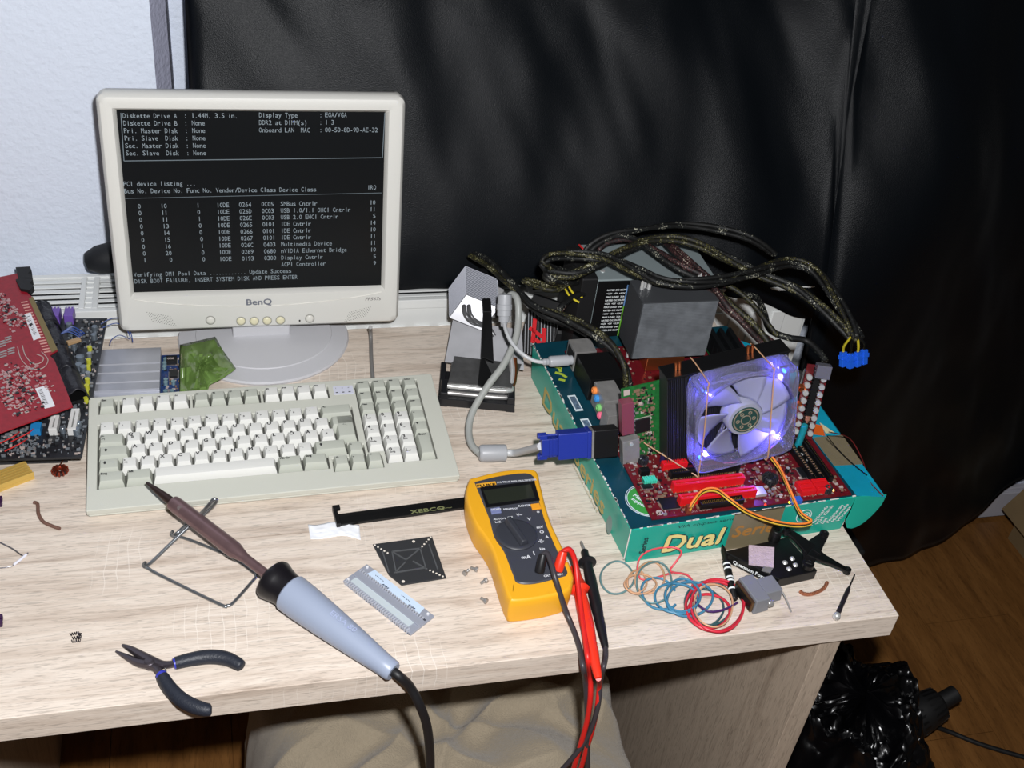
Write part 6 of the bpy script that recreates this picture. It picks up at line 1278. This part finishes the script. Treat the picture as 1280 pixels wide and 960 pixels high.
# ================================================================== UNDER THE DESK
M_fl = mat('fleece_beige', (150, 138, 118), .95, var=.06, vscale=200, bump=.7, bscale=500, sheen=.3)
bz = -.31
e_l, e_r = at(335, 925, bz), at(800, 925, bz)
bx_ = (e_l.x + e_r.x) / 2; bw_ = (e_r.x - e_l.x) / 2 + .035; yc = (e_l.y + e_r.y) / 2
def bf(u, v):
    a, b = 2 * u - 1, 2 * v - 1
    x = bx_ + bw_ * a; y = yc + .03 + .19 * b
    e_ = 1 - max(abs(a) ** 9, abs(b) ** 7)
    wx = x + .05 * noise.noise(Vector((x * 7, y * 7, 2))); wy = y + .05 * noise.noise(Vector((x * 7, y * 7, 7)))
    f = .05 * noise.noise(Vector((wx * 8, wy * 9, 1)))
    for k, (ca, fq, am) in enumerate(((.9, 26, .020), (-.5, 34, .015), (2.0, 20, .022))):
        s = wx * math.cos(ca) + wy * math.sin(ca); m = max(0, noise.noise(Vector((wx * 7, wy * 7, 11 + k))) + .25)
        f += am * m * 2 * (1 - abs(math.sin(fq * s * 1.6))) ** 1.1
    f += .004 * noise.noise(Vector((x * 30, y * 30, 3)))
    zz = FZ + .002 + (bz - FZ + f) * max(0, e_) ** .5
    return (x + .022 * noise.noise(Vector((y * 9, b * 2, 1))) + .012 * noise.noise(Vector((x * 9, zz * 9, 5))), y + .012 * noise.noise(Vector((x * 9, zz * 7, 9))), zz)
mb = MB(); mb.sheet(bf, 220, 140); o = mb.out('blanket', M_fl, smooth=180); tag(o, 'beige fleece blanket heaped under the desk', 'blanket')
M_bag = mat('bag_black', (6, 6, 8), .26, spec=.5, bump=.0)
bq = at(1052, 930, -.60)
def bag(u, v):
    a = u * 2 * PI; el = v * PI * .5; r = .135 * math.cos(el) ** .45; h = .27 * math.sin(el) ** .8
    d = Vector((math.cos(a), math.sin(a), v * 2))
    k = 1 + .16 * noise.noise(d * 1.3) + .08 * noise.noise(d * 3) + .035 * abs(noise.noise(d * 8)) + .010 * noise.noise(d * 16)
    return (bq.x + r * k * math.cos(a) * .95, bq.y + r * k * math.sin(a) * 1.15, FZ + .001 + h * (1 + .18 * noise.noise(d * 2) + .05 * noise.noise(d * 7) + .02 * noise.noise(d * 15)))
mb = MB(); mb.sheet(bag, 150, 70); o = mb.out('bin_bag', M_bag, smooth=45); tag(o, 'shiny black bin bag on the floor right of the desk side panel', 'bag')
k0, k1 = at(1135, 900, -.66), at(1196, 866, -.62); ax = k1 - k0; KX = Matrix.Translation(k0) @ ax.to_track_quat('Z', 'Y').to_matrix().to_4x4(); KL = ax.length
kn = thing('ribbed_cap', 'black ribbed round plastic cap with a cable on the floor right of the bin bag', 'cap', T(k0.x, k0.y, FZ))
mb = MB(KX); mb.lathe([(.030, 0), (.036, .004), (.034, KL * .3), (.028, KL * .62), (.024, KL * .66), (.015, KL * .7), (.015, KL * .98), (.012, KL)], 28); mb.out('cap_body', M_blk2, kn, smooth=40)
for i in range(20): mb = MB(KX @ RZ(i * PI / 10)); mb.frus(.030, .036, -.0022, .0022, KL * .12, .024, .0285, -.0018, .0018, KL * .64); mb.out('rib', M_blk, kn)
mb = MB(KX); mb.lathe([(.034, -.010), (.039, -.007), (.037, 0.0), (.030, .0)], 28); mb.out('cap_base', M_blk2, kn, smooth=40)
mb = MB(); mb.tube(path([(1158, 905, FZ + .02), (1185, 914, FZ + .006), (1225, 930, FZ + .005), (1285, 948, FZ + .005), (1330, 960, FZ + .005)]), .0042, 8, 5); mb.out('cable', M_blk2, kn, smooth=60)
# dark container beside the desk under the hanging tab
q = at(1082, 690, -.25); mb = MB(T(q.x - .02, q.y + .03, 0)); mb.frus(-.016, .016, -.025, .025, FZ, -.022, .022, -.03, .03, -.25); o = mb.out('waste_bin', M_blk2, bevel=.004); tag(o, 'dark narrow waste bin standing right behind the desk corner', 'bin')
